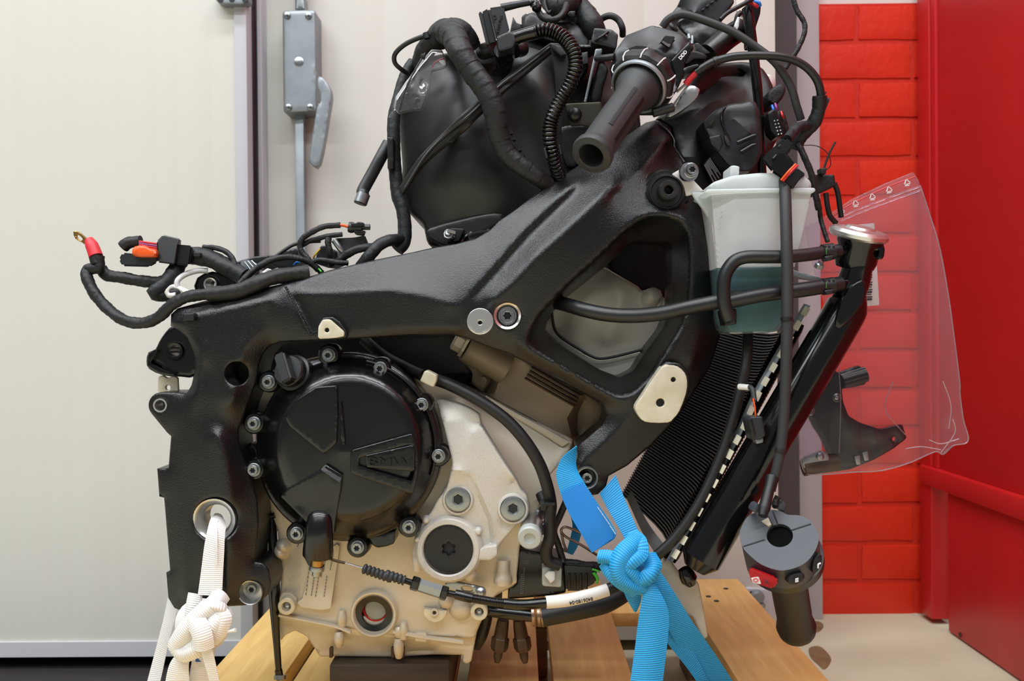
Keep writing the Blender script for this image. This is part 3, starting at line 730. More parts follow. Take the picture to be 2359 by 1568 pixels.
ub = ccr(Z('c', (1000,640), (1010,540), (1110,498), (1190,520), (1320,560), (1330,600), (1240,610), (1150,630)), 2)
relief('upper_lug', ub, .955, 'satin_black', FR, r=5, thick=.03, holes=[circ(*Z('c', (1100,580))[0], 14, 20)])
lathe('upper_lug_bush', Z('c', (1100,583))[0]+(.953,), [(11.5,-30), (11.5,5), (15,6), (15,-30)], 'machined', FR, seg=28, cap=False)
cb_ = Z('c', (950,800))[0]
relief('cable_clip', fil([(cb_[0]-11,cb_[1]-8), (cb_[0]-3,cb_[1]-9), (cb_[0]+14,cb_[1]-10), (cb_[0]+14,cb_[1]+8), (cb_[0]+2,cb_[1]+7), (cb_[0]-11,cb_[1]+9)], 3), .880, 'rubber', FR, r=2, thick=.02)
lathe('slot_washer', Z('f', (310,1200))[0]+(.93,), [(1,0), (1,1)], 'ink', FR, seg=6) if False else None
# lower hook wire by the radiator
# ================================================================ engine
EN = thing('engine', 'light alloy four-cylinder engine block with a black round clutch cover', 'engine', (850, 1515, .97))
de = .945
ck = [(600,1100), (640,1222), (643,1261), (647,1347), (640,1408), (660,1424), (800,1446), (900,1462), (1000,1466), (1092,1470), (1110,1428), (1124,1406), (1138,1374), (1188,1346), (1194,1300), (1198,1251), (1225,1225), (1246,1160), (1262,1100), (1312,1040), (1322,1012), (1122,914), (1000,868), (960,858), (890,836), (760,815), (648,840), (590,900)]
relief('crankcase', fil(ck, 8, 2), de, 'cast_alu', EN, holes=[circ(*Z('g', (1700,1097))[0], 43, 36)], r=6, thick=.20, res=13,
       feats=[[(640,1400,de), (760,1420,de), (900,1440,de), (1090,1455,de)], [(660,1250,.95), (664,1380,.95)], [(700,1260,.942), (690,1395,.942)], [(1110,930,.955), (1200,975,.957), (1300,1020,.962)], [(1060,930,.935), (1160,1060,.93), (1210,1140,.93), (1215,1200,.935)]])
sp = Z('g', (1032,1100), (1035,1190), (1050,1290), (1075,1250), (1150,1215), (1230,1255), (1280,1330), (1322,1398), (1420,1396), (1850,1402), (2119,1384))+Z('h', (660,1386), (645,1430), (680,1452), (715,1430), (730,1345), (760,1190), (780,1130))
relief('sump', fil(sp, 5, 2), .952, 'cast_alu', EN, r=5, thick=.2, res=12, feats=[[p+(.948,) for p in Z('g', (1045,1130), (1400,1200), (1800,1260), (2119,1290))], [p+(.956,) for p in Z('g', (1045,1180), (1400,1260), (1800,1310), (2119,1340))], [p+(.962,) for p in Z('g', (1350,1360), (1850,1370), (2100,1350))]])
strip('sump_flange', [p+(.942,) for p in Z('g', (1040,1095), (1200,1125), (1420,1170), (1540,1215))], [p+(.942,) for p in Z('g', (1036,1118), (1200,1150), (1420,1196), (1540,1240))], 'cast_alu', EN, thick=.006)
strip('sump_flange', [p+(.942,) for p in Z('h', (170,1210), (400,1250), (560,1270), (660,1285))], [p+(.942,) for p in Z('h', (170,1235), (400,1278), (560,1300), (660,1312))], 'cast_alu', EN, thick=.006)
for x, y0, y1 in ((1455,1225,1320), (1870,1270,1400), (690+1180,1190,1260)):
    a_, b_ = Z('g', (x,y0), (x+4,y1)); tube('sump_boss', [a_+(.945,), ((a_[0]+b_[0])/2, (a_[1]+b_[1])/2, .944), b_+(.947,)], 12, 'cast_alu', EN, style=[.8, 1, .95, .7])
for q in Z('g', (1475,1075), (1905,1160)): tube('sump_boss', [q+(.942,), (q[0], q[1]+16, .942), (q[0], q[1]+34, .945)], 11, 'cast_alu', EN, style=[.6, 1, 1])
for x in (1400, 1830, 1900): a_ = Z('g', (x, 1370))[0]; relief('sump_slot', fil([(a_[0]-4,a_[1]-12), (a_[0]+4,a_[1]-12), (a_[0]+4,a_[1]+12), (a_[0]-4,a_[1]+12)], 3), .9505, 'bronze', EN, r=1, thick=.004)
for x0, y0, x1, y1 in ((315,1225,410,1290),): relief('sump_pad', fil(Z('h', (315,1240), (345,1228), (400,1235), (412,1265), (400,1300), (320,1292)), 4), .940, 'cast_alu', EN, r=3, thick=.01)
# cylinder block with cooling slots
cy = Z('l', (365,270), (400,180), (430,110), (640,150), (800,200), (940,310), (1400,550), (1545,640), (1532,740), (1375,870), (1310,1000), (1210,1010), (600,580), (470,450), (486,390), (450,330))
relief('cylinder_block', fil(cy, 7, 2), .975, 'cast_alu_shaded', EN, r=6, thick=.16, res=9,
       feats=[[p for p in Z('l', (370,275,.985), (560,400,.978), (640,390,.976))], [p for p in Z('l', (640,400,.985), (630,460,.985), (570,540,.985))], [p for p in Z('l', (560,380,.970), (600,440,.971), (560,520,.972))], [p for p in Z('l', (700,420,.968), (670,520,.967), (720,552,.967), (840,500,.967))],
              [p for p in Z('l', (880,280,.965), (1350,560,.962))], [p for p in Z('l', (960,420,.964), (1290,650,.962))], [p for p in Z('l', (1300,640,.962), (1240,740,.966), (1280,900,.97))], [p for p in Z('l', (1380,590,.985), (1330,700,.99), (1320,880,.99))], [p for p in Z('l', (620,590,.962), (900,760,.962), (1280,950,.966))]])
for k in range(4):
    a_, b_ = Z('l', (958-k*18,336+k*28), (1345-k*14,562+k*28)); m_ = ((a_[0]+b_[0])/2, (a_[1]+b_[1])/2)
    tube('cooling_slot', [a_+(.9632,), m_+(.9612,), b_+(.9605,)], (2.6, 3.2, 3.2, 2.6)[k], 'bronze', EN, seg=8)
strip('cylinder_seam', [p+(.955,) for p in Z('l', (590,560), (800,680), (1060,820), (1260,930))], [p+(.957,) for p in Z('l', (570,590), (770,710), (1030,860), (1200,970))], 'cast_alu', EN, thick=.004)
tube('gasket_line', [p+(.9545,) for p in Z('l', (470,452), (560,528), (640,575), (1000,770))], 1.0, 'ink', EN, seg=6)
# hex plug on the cylinder
hx = W(*Z('l', (400,150))[0], .965); ax_ = (W(*Z('l', (330,110))[0], .962)-W(*Z('l', (600,260))[0], .968)).normalized()
link('plug_boss', lathem(hx-ax_*.012, [(.018,-.045), (.0175,-.01), (.0165,.004), (.015,.006)], ax_, 28), 'cast_alu_shaded', EN)
link('hex_plug', lathem(hx-ax_*.004, [(.0135,0), (.0135,.003), (.0105,.0032), (.0105,.013), (.009,.0145)], ax_, 6), 'cast_alu', EN, smooth=20)
# dark recess with intake parts
relief('intake_recess', ccr(Z('l', (-200,120), (0,40), (350,60), (520,300), (480,480), (200,470), (0,420)), 2), 1.02, 'cast_black', EN, r=12, thick=.1, res=16, feats=[Z('l', (20,100,1.0), (120,300,1.005)), Z('l', (260,150,1.01), (330,400,1.015))])
relief('upper_case', fil([(612,782), (1060,762), (1085,860), (960,872), (890,850), (760,830), (650,860), (600,885)], 6), .985, 'cast_black', EN, r=6, thick=.1, res=20)
# far core so that nothing shows through the machine
link('engine_core', boxm(X(680, 1.03), X(1150, 1.03), 1.04, 1.20, W(900, 1400, 1.05).z, W(900, 800, 1.05).z, .01), 'cast_black', EN)
# cam cover seen through the window
cm = Z('e', (760,1000), (800,760), (960,620), (1120,540), (1230,515), (1330,575), (1480,660), (1500,690), (1530,678), (1570,690), (1610,688), (1660,740), (1720,800), (1740,960), (1600,1160), (1500,1290), (1330,1360), (1150,1280), (900,1120))
relief('cam_cover', fil(cm, 10, 2), 1.0, 'magnesium', EN, r=9, thick=.12, res=9, soft=7,
       feats=[Z('e', (980,920,.985), (1100,760,.975), (1200,620,.985), (1240,540,1.0)), Z('e', (1240,1090,.985), (1290,940,.978), (1345,760,.972)), Z('e', (1180,640,.985), (1330,640,.98), (1500,740,.985)), Z('e', (1000,1020,.985), (1240,1100,.99), (1400,1070,.985), (1600,1010,.98)), Z('e', (870,960,1.0), (1000,900,.99))])
tube('cam_gasket', Z('e', (850,840,.972), (862,930,.972), (885,990,.972), (940,1042,.972), (1040,1105,.972), (1130,1158,.972), (1200,1178,.972), (1300,1165,.972), (1440,1130,.972), (1560,1100,.972)), 3.2, 'rubber', EN, seg=8)
relief('head_edge', fil(Z('e', (780,960), (860,860), (880,990), (940,1045), (1130,1165), (1200,1185), (1560,1110), (1560,1200), (1460,1300), (1330,1350), (1100,1260)), 5), .978, 'magnesium', EN, r=3, thick=.06)
lathe('cam_bolt', Z('e', (1570,740))[0]+(.985,), [(26,-10), (22,6), (16,20), (10,22)], 'magnesium', EN, seg=20, axis=(.3,-.8,.5))
tube('cam_lug', Z('e', (1620,800,.985), (1625,740,.985), (1612,695,.988)), 9, 'magnesium', EN)
relief('airbox_floor', ccr(Z('e', (1230,500), (1440,310), (1740,310), (1760,820), (1640,720), (1500,690)), 2), 1.06, 'cast_black', EN, r=6, thick=.05, res=20)
# ---------------------------------------------------------------- bright side cover with bolts
dc = .925
cv = Z('d', (1425,535), (1480,530), (1600,560), (1690,600), (1745,640), (1745,700), (1840,860), (1930,1000), (2010,1120))+Z('h', (1060,235), (1105,270), (1112,350), (1090,430), (1040,470), (960,560), (905,620), (895,680), (840,725), (740,722), (740,800), (690,852), (560,835), (420,800), (365,785), (310,760), (300,700), (315,600), (330,540), (385,440), (430,395), (480,300))+Z('d', (1500,1180), (1530,1060), (1545,990), (1480,720))
relief('side_cover', fil(cv, 7, 2), dc, 'cast_alu_bright', EN, r=5, thick=.035, res=8,
       feats=[Z('d', (1440,545,.93), (1470,690,.917), (1540,985,.915)), Z('d', (1470,690,.915), (1600,692,.915), (1740,700,.918)), Z('d', (1740,715,.913), (1840,880,.911), (1990,1100,.909)), Z('d', (1560,990,.910), (1660,860,.910), (1700,760,.912)),
              Z('h', (480,110,.914), (540,95,.908), (640,100,.907), (720,130,.910), (800,300,.912), (860,440,.914), (872,560,.918)), Z('h', (700,140,.912), (760,290,.916), (830,450,.920), (848,600,.924)), Z('h', (1000,180,.915), (960,300,.915), (940,480,.92))])
for q, n_ in ((Z('h', (622,300))[0], 0), (Z('h', (1004,364))[0], 1)):
    lathe('plug_boss', q+(.918,), [(40,-20), (37,6), (34,11), (30,12), (28,7), (2,6)], 'cast_alu_bright', EN, seg=44)
    bolt(q+(.912,), 28, EN, name='hex_plug', socket='hex', mat='zinc', washer=False, head=.16, flange=.97)
cq = Z('h', (556,645))[0]
lathe('pump_ring', cq+(.918,), [(84,-24), (80,-4), (76,10), (70,16), (60,17), (57,13), (57,2), (2,0)], 'cast_alu_bright', EN, seg=64)
starp = [(cq[0]+16.5*(1-.34*(.5+.5*math.cos(6*t)))*math.cos(t), cq[1]+16.5*(1-.34*(.5+.5*math.cos(6*t)))*math.sin(t)) for t in [2*math.pi*k/60+.1 for k in range(60)]]
pz = relief('pump_cap', circ(cq[0], cq[1], 56, 56), .911, 'plastic_black', EN, r=2, thick=.006, res=8, holes=[starp])
lathe('socket_floor', cq+(.9155,), [(20,-2), (20,0), (1,.1)], 'ink', pz, seg=20)
for q, rr in ((Z('h', (400,445))[0], 8), (Z('h', (762,525))[0], 8), (Z('h', (340,580))[0], 7)):
    lathe('casting_pip', q+(.915,), [(rr+2,-8), (rr,4), (rr*.6,8), (1,9)], 'cast_alu_bright', EN, seg=20)
relief('cover_lug', fil(Z('h', (735,660), (790,640), (800,632), (895,620), (898,690), (850,728), (735,725)), 5), .912, 'cast_alu_bright', EN, r=4, thick=.02)
for a_, b_, rr in ((Z('h', (340,640))[0], Z('h', (340,790))[0], 13), (Z('h', (705,770))[0], Z('h', (705,850))[0], 14)):
    tube('bolt_pillar', [a_+(.925,), ((a_[0]+b_[0])/2, (a_[1]+b_[1])/2, .922), b_+(.925,)], rr, 'cast_alu_bright', EN, style=[.7, 1, 1, .85])
tube('bolt_pillar', Z('h', (935,730,.935), (935,800,.933), (935,880,.935)), 17, 'cast_alu', EN, style=[.9, .8, .85, 1.25, 1.3])
relief('flange_edge', fil(Z('h', (1010,620), (1052,610), (1030,830), (1032,885), (990,905), (960,880), (985,700)), 4), .938, 'cast_alu', EN, r=3, thick=.03)
relief('drain_block', fil(Z('h', (760,730), (880,720), (900,640), (1000,650), (990,770), (880,790), (870,980), (830,1000), (790,990), (760,850)), 5), .944, 'cast_alu_shaded', EN, r=4, thick=.03)
# pivot stud with clear cap
ps = W(*Z('h', (1122,562))[0], .90); pa = (W(*Z('h', (1122,575))[0], .895)-W(*Z('h', (1138,470))[0], .935)).normalized()
link('stud_sleeve', lathem(ps, [(.0118,-.045), (.0118,-.004), (.0115,0)], pa, 32), 'machined', EN)
link('stud_cap', lathem(ps, [(.0124,-.006), (.0124,.003), (.011,.0045), (.006,.0045), (.005,.002), (.001,.001)], pa, 32), 'nylon_clear', EN)
# sight glass
sg = Z('g', (1700,1097))[0]
sgp = lathe('sight_glass_ring', sg+(.94,), [(57,-20), (54,6), (51,10), (47,9), (44,4), (43,-20)], 'cast_alu', EN, seg=56, cap=False)
lathe('seal', sg+(.945,), [(45,-8), (44,4), (43,6), (28,4), (27,-3)], 'gloss_black', sgp, seg=48, cap=False)
lathe('chrome_rim', (sg[0], sg[1]+1, .943), [(46,-4), (46,7), (44,8), (42.5,2)], 'steel', sgp, seg=48, cap=False)
lathe('red_seal', (sg[0]+4, sg[1]-12, .95), [(30,-4), (29,5), (26,6), (25,0)], 'red_wire', sgp, seg=40, cap=False)
lathe('glass', (sg[0]+6, sg[1]-13, .95), [(26,-4), (26,5), (24,6.5), (1,7)], 'sight_glass', sgp, seg=40)
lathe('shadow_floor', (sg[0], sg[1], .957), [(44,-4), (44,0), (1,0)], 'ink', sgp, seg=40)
# screws and plugs on the lower case
q = Z('h', (460,1090))[0]; relief('drain_washer', Z('h', (378,1065), (543,1080), (535,1120), (500,1152), (455,1163), (410,1145), (382,1105)), .936, 'pad_alu', EN, r=1.5, thick=.006)
bolt((q[0]-1, q[1], .936), 12, EN, name='drain_plug', socket='torx', mat='cast_alu', washer=False, head=.3)
for q in (Z('h', (768,1085))[0], Z('g', (1092,1045))[0]):
    lathe('threaded_boss', q+(.935,), [(21,-30), (20,3), (18,5), (11,5), (10,1), (10,-8)], 'pad_alu', EN, seg=32, cap=False)
    lathe('stud', q+(.94,), [(8,-6), (8,2), (5,4)], 'steel', EN, seg=20)
relief('boss_web', fil(Z('g', (1040,990), (1060,950), (1120,950), (1165,990), (1160,1060), (1120,1100), (1040,1098)), 4), .940, 'cast_alu', EN, r=4, thick=.02)
for q, rr in ((Z('h', (540,1010))[0], 18), (Z('h', (640,1060))[0], 26), (Z('r', (380,560))[0], 13), (Z('r', (330,660))[0], 12)):
    lathe('casting_bulge', q+(.945,), [(rr+8,-10), (rr,6), (rr*.7,14), (rr*.2,18)], 'cast_alu', EN, seg=24)
lb = relief('engine_sticker', fil(Z('r', (870,730), (1080,690), (1180,560), (1262,515), (1298,560), (1170,1440), (1150,1575), (1010,1600), (680,1560), (600,1480), (690,1410)), 3), .938, 'label_alu', EN, r=.5, thick=.002)
for (x0, y0, x1, y1) in ((1040,760,990,1080), (1190,720,1140,960), (1010,960,990,1060), (1060,800,1030,980), (800,900,740,1380), (880,1060,830,1380), (960,1000,900,1400), (1090,1040,1040,1400)):
    for j in range(7):
        t = j/7; t2 = t+.09; a_, b_ = Z('r', (x0+(x1-x0)*t, y0+(y1-y0)*t), (x0+(x1-x0)*t2, y0+(y1-y0)*t2)); tube('print_mark', [a_+(.9373,), b_+(.9373,)], 1.0, 'grey_print', lb, seg=4, n=1)
a_, b_ = Z('r', (632,505), (605,560)); tube('scribe_mark', [a_+(.9405,), b_+(.9405,)], .9, 'ink', EN, seg=6)
# cable stay
relief('cable_stay', fil(Z('s', (110,660), (180,640), (220,640), (540,710), (555,790), (470,770), (200,740), (120,720)), 6), .925, 'zinc', EN, r=2, thick=.004, holes=[fil(Z('s', (285,700), (320,688), (400,705), (412,730), (390,752), (310,742)), 4)])
lathe('stay_bolt', Z('s', (495,760))[0]+(.921,), [(13,-6), (13,3), (9,5), (6,9), (1,10)], 'zinc', EN, seg=24)
lathe('stay_bolt', Z('s', (215,690))[0]+(.93,), [(13,-6), (13,3), (9,5), (1,6)], 'zinc', EN, seg=24)
# ---------------------------------------------------------------- clutch cover
cx, cy_ = 803, 1031
ro = []
for k in range(72):
    a = 2*math.pi*k/72; r_ = 213+2*math.sin(3*a+.6); ro.append((cx+r_*math.cos(a), cy_+r_*math.sin(a)*1.02))
ring = lambda r_, D_: [(cx+r_*math.cos(2*math.pi*k/60), cy_+r_*math.sin(2*math.pi*k/60)*1.02, D_) for k in range(61)]
CC = relief('clutch_cover', ro, .90, 'satin_black', EN, soft=5, label='round black clutch cover with raised lettering', r=4, thick=.04, res=7,
       feats=[ring(204,.908), ring(199,.905), ring(190,.898), ring(178,.889), ring(168,.882), ring(158,.8785), ring(146,.877), [(790,1040,.8745), (800,1040,.8745)]])
# raised propeller ribs
sec = lambda pts, D_, r_=3.5, nm='raised_rib', th=.006, **k2: relief(nm, fil(pts, 5, 2), D_, 'satin_black', CC, r=r_, thick=th, res=8, **k2)
sec(Z('d', (712,430), (718,640), (708,845), (620,928), (580,900), (365,725), (330,660), (420,530), (560,440)), .8735)
sec(Z('d', (738,540), (745,560), (772,865), (752,858), (735,800)), .8735, 2)
ra = Z('d', (812,905), (830,893), (1245,778), (1262,790), (1290,900), (1295,1050), (1262,1205), (1240,1212), (820,1072), (806,1050), (806,930))
relief('badge_arm', fil(ra, 4, 2), .871, 'satin_black', CC, r=3, thick=.007, res=8, holes=[fil(Z('d', (870,955), (1235,860), (1268,900), (1268,1045), (1250,1120), (870,1010)), 4, 2)])
bp_ = relief('badge_plate', fil(Z('d', (912,936), (1245,862), (1262,868), (1275,890), (1272,1040), (1255,1052), (925,1022)), 4), .8695, 'satin_black', CC, r=2.5, thick=.006)
text('lettering', 'BMW', Z('d', (1090,985))[0]+(.8688,), 20, 'satin_black', CC, rot=-.03, depth=.0016, bold=0, sx=1.6)
la = Z('d', (628,1000), (750,1078), (742,1130), (738,1180), (700,1400), (690,1500), (560,1500), (470,1400), (300,1232), (360,1170), (590,1040))
relief('lever_arm', fil(la, 4, 2), .873, 'satin_black', CC, soft=6, r=3, thick=.008, res=8, feats=[Z('d', (640,1055,.8705), (560,1180,.872), (420,1300,.879)), Z('d', (700,1150,.8705), (640,1300,.876))])
fc = Z('d', (596,1036,.8735), (630,1000,.8775), (752,1080,.8775), (724,1126,.8735))
prism('bright_facet', Z('d', (592,1040,.868), (628,1000,.8739), (754,1080,.8739), (726,1130,.868)), Z('d', (592,1040,.8755), (628,1000,.8785), (754,1080,.8785), (726,1130,.8755)), 'satin_black', CC)
pts = [W(*p) for p in Z('r', (1020,-60,.885), (980,150,.878), (960,350,.876), (950,520,.878), (945,690,.882))]
link('release_housing', tubem(cr(pts, 6), lambda s, a: .0125*(1+.25*min(1, s/.045))*(1 if s > .008 else .3+.7*s/.008), 28, True, .8), 'satin_black', CC)
# lever shaft
lv = [W(*Z('r', (945,690))[0], .882), W(*Z('r', (930,880))[0], .884)]
link('shaft_sleeve', barm(lv[0], lv[1], .0062, 24), 'brass', CC)
axl = (lv[1]-lv[0]).normalized()
link('shaft_nut', lathem(lv[1], [(.0072,-.001), (.0078,.001), (.0078,.0035), (.0046,.004), (.0046,.010), (.0035,.011)], axl, 28), 'zinc', CC)
relief('release_lever', fil(Z('r', (700,650), (740,605), (800,660), (860,740), (840,900), (790,880), (740,780), (695,700)), 5), .885, 'gloss_black', CC, r=3, thick=.006)
lathe('lever_pin', Z('r', (740,640))[0]+(.884,), [(6,-4), (6,3), (3,5)], 'gloss_black', CC, seg=16)
relief('lever_hook', fil(Z('r', (1040,710), (1110,720), (1120,765), (1050,770)), 3), .884, 'gloss_black', CC, r=2, thick=.006)
# flange lobes and bolts
BL = [Z('d', p)[0] for p in ((650,212), (1022,308), (1322,570), (1443,940), (1230,1452), (215,405), (110,705), (110,1040), (420,1500))]+[Z('g', (1585,635))[0]]
for q in BL:
    a = math.atan2(q[1]-cy_, q[0]-cx)
    lathe('flange_lobe', q+(.905,), [(27,-40), (25,-2), (22,2), (16,3)], 'satin_black', CC, seg=24)
    bolt(q+(.900,), 15.5, CC, socket='torx', mat='zinc')
relief('flange_foot', fil(Z('g', (1640,560), (1850,520), (1840,610), (1790,630), (1720,640), (1690,620)), 4), .91, 'satin_black', CC, r=3, thick=.03)
bd = [(cx+200*math.cos(t), cy_+200*1.02*math.sin(t), .903) for t in [math.radians(-78+6*k) for k in range(17)]]
tube('cover_bead', bd, 4, 'satin_black', CC, seg=10)
fcap = W(*Z('d', (375,330))[0], .893); fa = Vector((-.25, -.9, .3)).normalized()
cpm = lathem(fcap, [(.019,-.018), (.019,-.004), (.0165,-.003), (.0165,.004), (.015,.006), (.001,.0065)], fa, 40)
cp_ = link('oil_cap', cpm, 'plastic_black', CC)
u_, v_, a_ = frame_from(fa); rd = (u_*math.cos(.45)+v_*math.sin(.45)); rs = a_.cross(rd)
P8 = [fcap+rd*x+rs*y+a_*z for z in (.005, .0175) for x, y in ((-.0165,-.006), (.0165,-.006), (.0165,.006), (-.0165,.006))]
gm = mesh(P8, [(0,1,2,3), (4,5,6,7), (0,1,5,4), (1,2,6,5), (2,3,7,6), (3,0,4,7)]); bm = bmesh.new(); bm.from_mesh(gm); bmesh.ops.bevel(bm, geom=bm.edges[:], offset=.002, segments=3, affect='EDGES'); bm.to_mesh(gm); bm.free()
link('cap_grip', gm, 'plastic_black', CC)
# ================================================================ airbox and what sits on it
AB = thing('airbox', 'bulky dusty black plastic airbox standing on top of the frame', 'airbox', (1130, 575, .98))
ao = [(915,258,1.0), (922,316,1.0), (928,387,1.0), (921,440,.985), (940,490,.98), (975,515,.965), (985,565,.96), (1060,575,.96), (1180,540,.955), (1300,450,.96), (1480,330,.99), (1470,230,1.0), (1430,170,1.02), (1395,120,1.02), (1360,75,1.02), (1330,40,1.02), (1295,30,1.02), (1215,28,1.02), (1205,75,1.0), (1180,92,.99), (1130,100,.985), (1090,105,.985), (1050,118,.985), (1000,128,.99), (960,142,1.0), (945,172,1.0)]
relief('shell', fil(ao, 12, 2), .95, 'plastic_dust', AB, r=12, thick=.14, res=13, soft=22,
       feats=[[(960,200,.965), (968,330,.955), (970,430,.95)], [(1040,170,.945), (1060,300,.932), (1070,440,.93)], [(1120,260,.94), (1135,380,.938), (1160,470,.945)], [(1180,210,.955), (1210,300,.965), (1250,400,.96)],
              [(1215,130,.95), (1240,200,.942), (1300,330,.945)], [(1275,160,.965), (1310,260,.97), (1330,350,.965)], [(1250,60,1.0), (1330,90,.995), (1370,160,.985)], [(980,150,.965), (1050,140,.955), (1100,150,.955)]])
strip('seam_band', [p+(.928,) for p in Z('a', (598,1500), (700,1330), (800,1210), (950,1060))]+[p+(.913,) for p in Z('a', (1080,930), (1210,820), (1400,660))]+[p+(.923,) for p in Z('a', (1580,510), (1800,350))],
      [p+(.928,) for p in Z('a', (625,1568), (760,1370), (860,1265), (1010,1140))]+[p+(.913,) for p in Z('a', (1130,1040), (1245,925), (1450,735))]+[p+(.923,) for p in Z('a', (1600,610), (1815,430))], 'plastic_dust', AB, thick=.008, across=6)
tube('seam_ridge', [p+(.918,) for p in Z('a', (640,1510), (800,1255), (960,1085))]+[p+(.905,) for p in Z('a', (1110,965), (1225,860))]+[p+(.908,) for p in Z('a', (1400,690), (1560,570))]+[p+(.916,) for p in Z('a', (1800,385))], 4, 'plastic_black', AB, seg=8)
relief('seam_lug', fil(Z('a', (930,1090), (1040,1020), (1050,1110), (1020,1145), (955,1150)), 3), .925, 'plastic_dust', AB, r=3, thick=.01)
relief('lower_rim', ccr([(985,545), (990,525), (1060,505), (1120,492), (1155,492), (1160,510), (1100,545), (1040,572)], 2), .945, 'plastic_dust', AB, r=6, thick=.02)
lathe('throttle_cap', Z('e', (345,370))[0]+(.936,), [(66,-30), (66,4), (60,8), (56,8), (53,13), (47,15), (44,13), (41,17), (30,22), (1,24)], 'gloss_black', AB, seg=56, axis=(-.12,-.72,.68))
relief('bolt_tab', fil(Z('e', (75,260), (120,235), (220,240), (180,330), (90,340)), 4), .93, 'plastic_black', AB, r=2, thick=.02)
lathe('tab_bush', Z('e', (108,280))[0]+(.925,), [(13,-14), (13,2), (11,5), (9,5), (8,9), (5,12), (1,12)], 'steel', AB, seg=24, axis=(-.2,-.9,.2))
tube('hose_guide', Z('e', (100,255,.915), (150,270,.918)), 5, 'zinc', AB)
relief('top_cover', fil(Z('p', (740,330), (780,180), (900,190), (1000,260), (1100,250), (1160,300), (1400,290), (1560,380), (1650,560), (1600,700), (1400,640), (1100,560), (760,420)), 8, 2), .985, 'plastic_grey', AB, r=6, thick=.08, feats=[Z('p', (1200,300,.975), (1230,500,.965)), Z('p', (1390,320,.98), (1380,480,.968))])
relief('cover_fin', Z('p', (560,430), (600,230), (650,310), (740,340), (740,430)), .985, 'plastic_grey', AB, r=1.5, thick=.006)
relief('cover_edge', fil(Z('p', (715,230), (750,195), (790,180), (770,380), (730,400)), 3), .978, 'plastic_grey', AB, r=2, thick=.02)
relief('filter_frame', fil(Z('p', (1100,580), (1710,610), (1700,660), (1500,680), (1490,760), (1640,880), (1300,1400), (1180,1400), (1160,1000), (1120,760)), 4), .958, 'plastic_black', AB, r=3, thick=.03)
relief('frame_block', fil(Z('p', (1110,590), (1250,620), (1330,740), (1250,760), (1120,640)), 3), .95, 'plastic_grey', AB, r=2, thick=.03)
relief('frame_block', fil(Z('p', (1500,610), (1700,620), (1700,645), (1510,645)), 2), .945, 'plastic_grey', AB, r=2, thick=.03)
relief('frame_block', fil(Z('p', (1520,720), (1620,700), (1620,860), (1530,880)), 3), .943, 'plastic_grey', AB, r=2, thick=.03)
for x, y in ((1470,1060), (1495,1110), (1545,1195), (1570,1240)):
    a_ = Z('a', (x,y))[0]; relief('clip_tooth', [(a_[0]-2,a_[1]-3), (a_[0]+9,a_[1]-4), (a_[0]+9,a_[1]+3), (a_[0]-2,a_[1]+5)], .915, 'plastic_black', AB, r=1, thick=.008)
tube('clip_back', Z('a', (1450,1060,.918), (1530,1190,.918), (1590,1290,.92)), 4, 'plastic_black', AB, seg=8)
relief('steel_strap', fil(Z('p', (1720,660), (1815,650), (1815,700), (1790,740), (1740,770), (1600,1390), (1560,1390), (1700,760)), 4), .935, 'zinc', AB, r=2, thick=.01)
relief('strap_cover', ccr(Z('p', (1760,850), (1830,840), (1900,960), (1830,1180), (1790,1390), (1640,1400), (1700,1120)), 2), .945, 'plastic_black', AB, r=5, thick=.04)
rb_ = relief('knob_bracket', fil(Z('b', (170,780), (440,765), (460,840), (400,960), (300,940), (210,945)), 5), .925, 'dark_steel', AB, r=2, thick=.004)
lathe('rubber_knob', Z('b', (240,862))[0]+(.92,), [(17,-4), (17,3), (15,9), (10,13), (4,15), (1,15.2)], 'plastic_black', rb_, seg=28)
relief('wing_panel', ccr(Z('b', (120,960), (330,940), (400,1000), (330,1150), (240,1260), (180,1240), (130,1100)), 2), .955, 'plastic_black', AB, r=4, thick=.03)
# small connector on its holder
cn = thing('sensor_plug', 'small grey box connector with a cross clip on top of the airbox', 'connector', Z('p', (1850,640))[0]+(.95,))
relief('housing', fil(Z('p', (1660,580), (1700,380), (1940,400), (2030,470), (2010,640), (1990,665), (1900,640)), 4), .935, 'plastic_grey', cn, r=3, thick=.04, feats=[Z('p', (1930,410,.932), (1910,630,.932))])
tube('cross_clip', Z('p', (1715,550,.932), (1800,500,.928), (1890,430,.932)), 3.5, 'plastic_black', cn, seg=8)
tube('cross_clip', Z('p', (1830,460,.93), (1880,500,.93)), 3.5, 'plastic_black', cn, seg=8)
tube('vent_hose', Z('p', (1760,310,.99), (1830,240,.985), (1930,215,.98), (2030,270,.98), (2085,380,.98), (2090,480,.99)), 7.5, 'rubber_grey', None, label='thin grey hose looping over the top of the airbox', cat='hose')
# secondary air valve with corrugated hose
AV = thing('air_valve', 'black secondary air valve with raised maker name above the airbox', 'valve', Z('p', (400,600))[0]+(.95,))
prism('valve_body', Z('p', (265,110,.925), (470,80,.925), (560,440,.925), (375,560,.925)), Z('p', (265,110,.965), (470,80,.965), (560,440,.965), (375,560,.965)), 'plastic_grey', AV, r=.002)
prism('valve_flange', Z('p', (170,170,.93), (265,112,.93), (378,580,.93), (270,610,.93)), Z('p', (170,170,.965), (265,112,.965), (378,580,.965), (270,610,.965)), 'plastic_black', AV, r=.0015)
prism('valve_plate', Z('p', (128,170,.928), (175,155,.928), (275,612,.928), (238,615,.928)), Z('p', (128,170,.968), (175,155,.968), (275,612,.968), (238,615,.968)), 'plastic_grey', AV, r=.001)
text('maker_name', 'PIERBURG', Z('p', (415,350))[0]+(.9247,), 7.5, 'plastic_black', AV, rot=1.33, depth=.0004, sx=1.1)
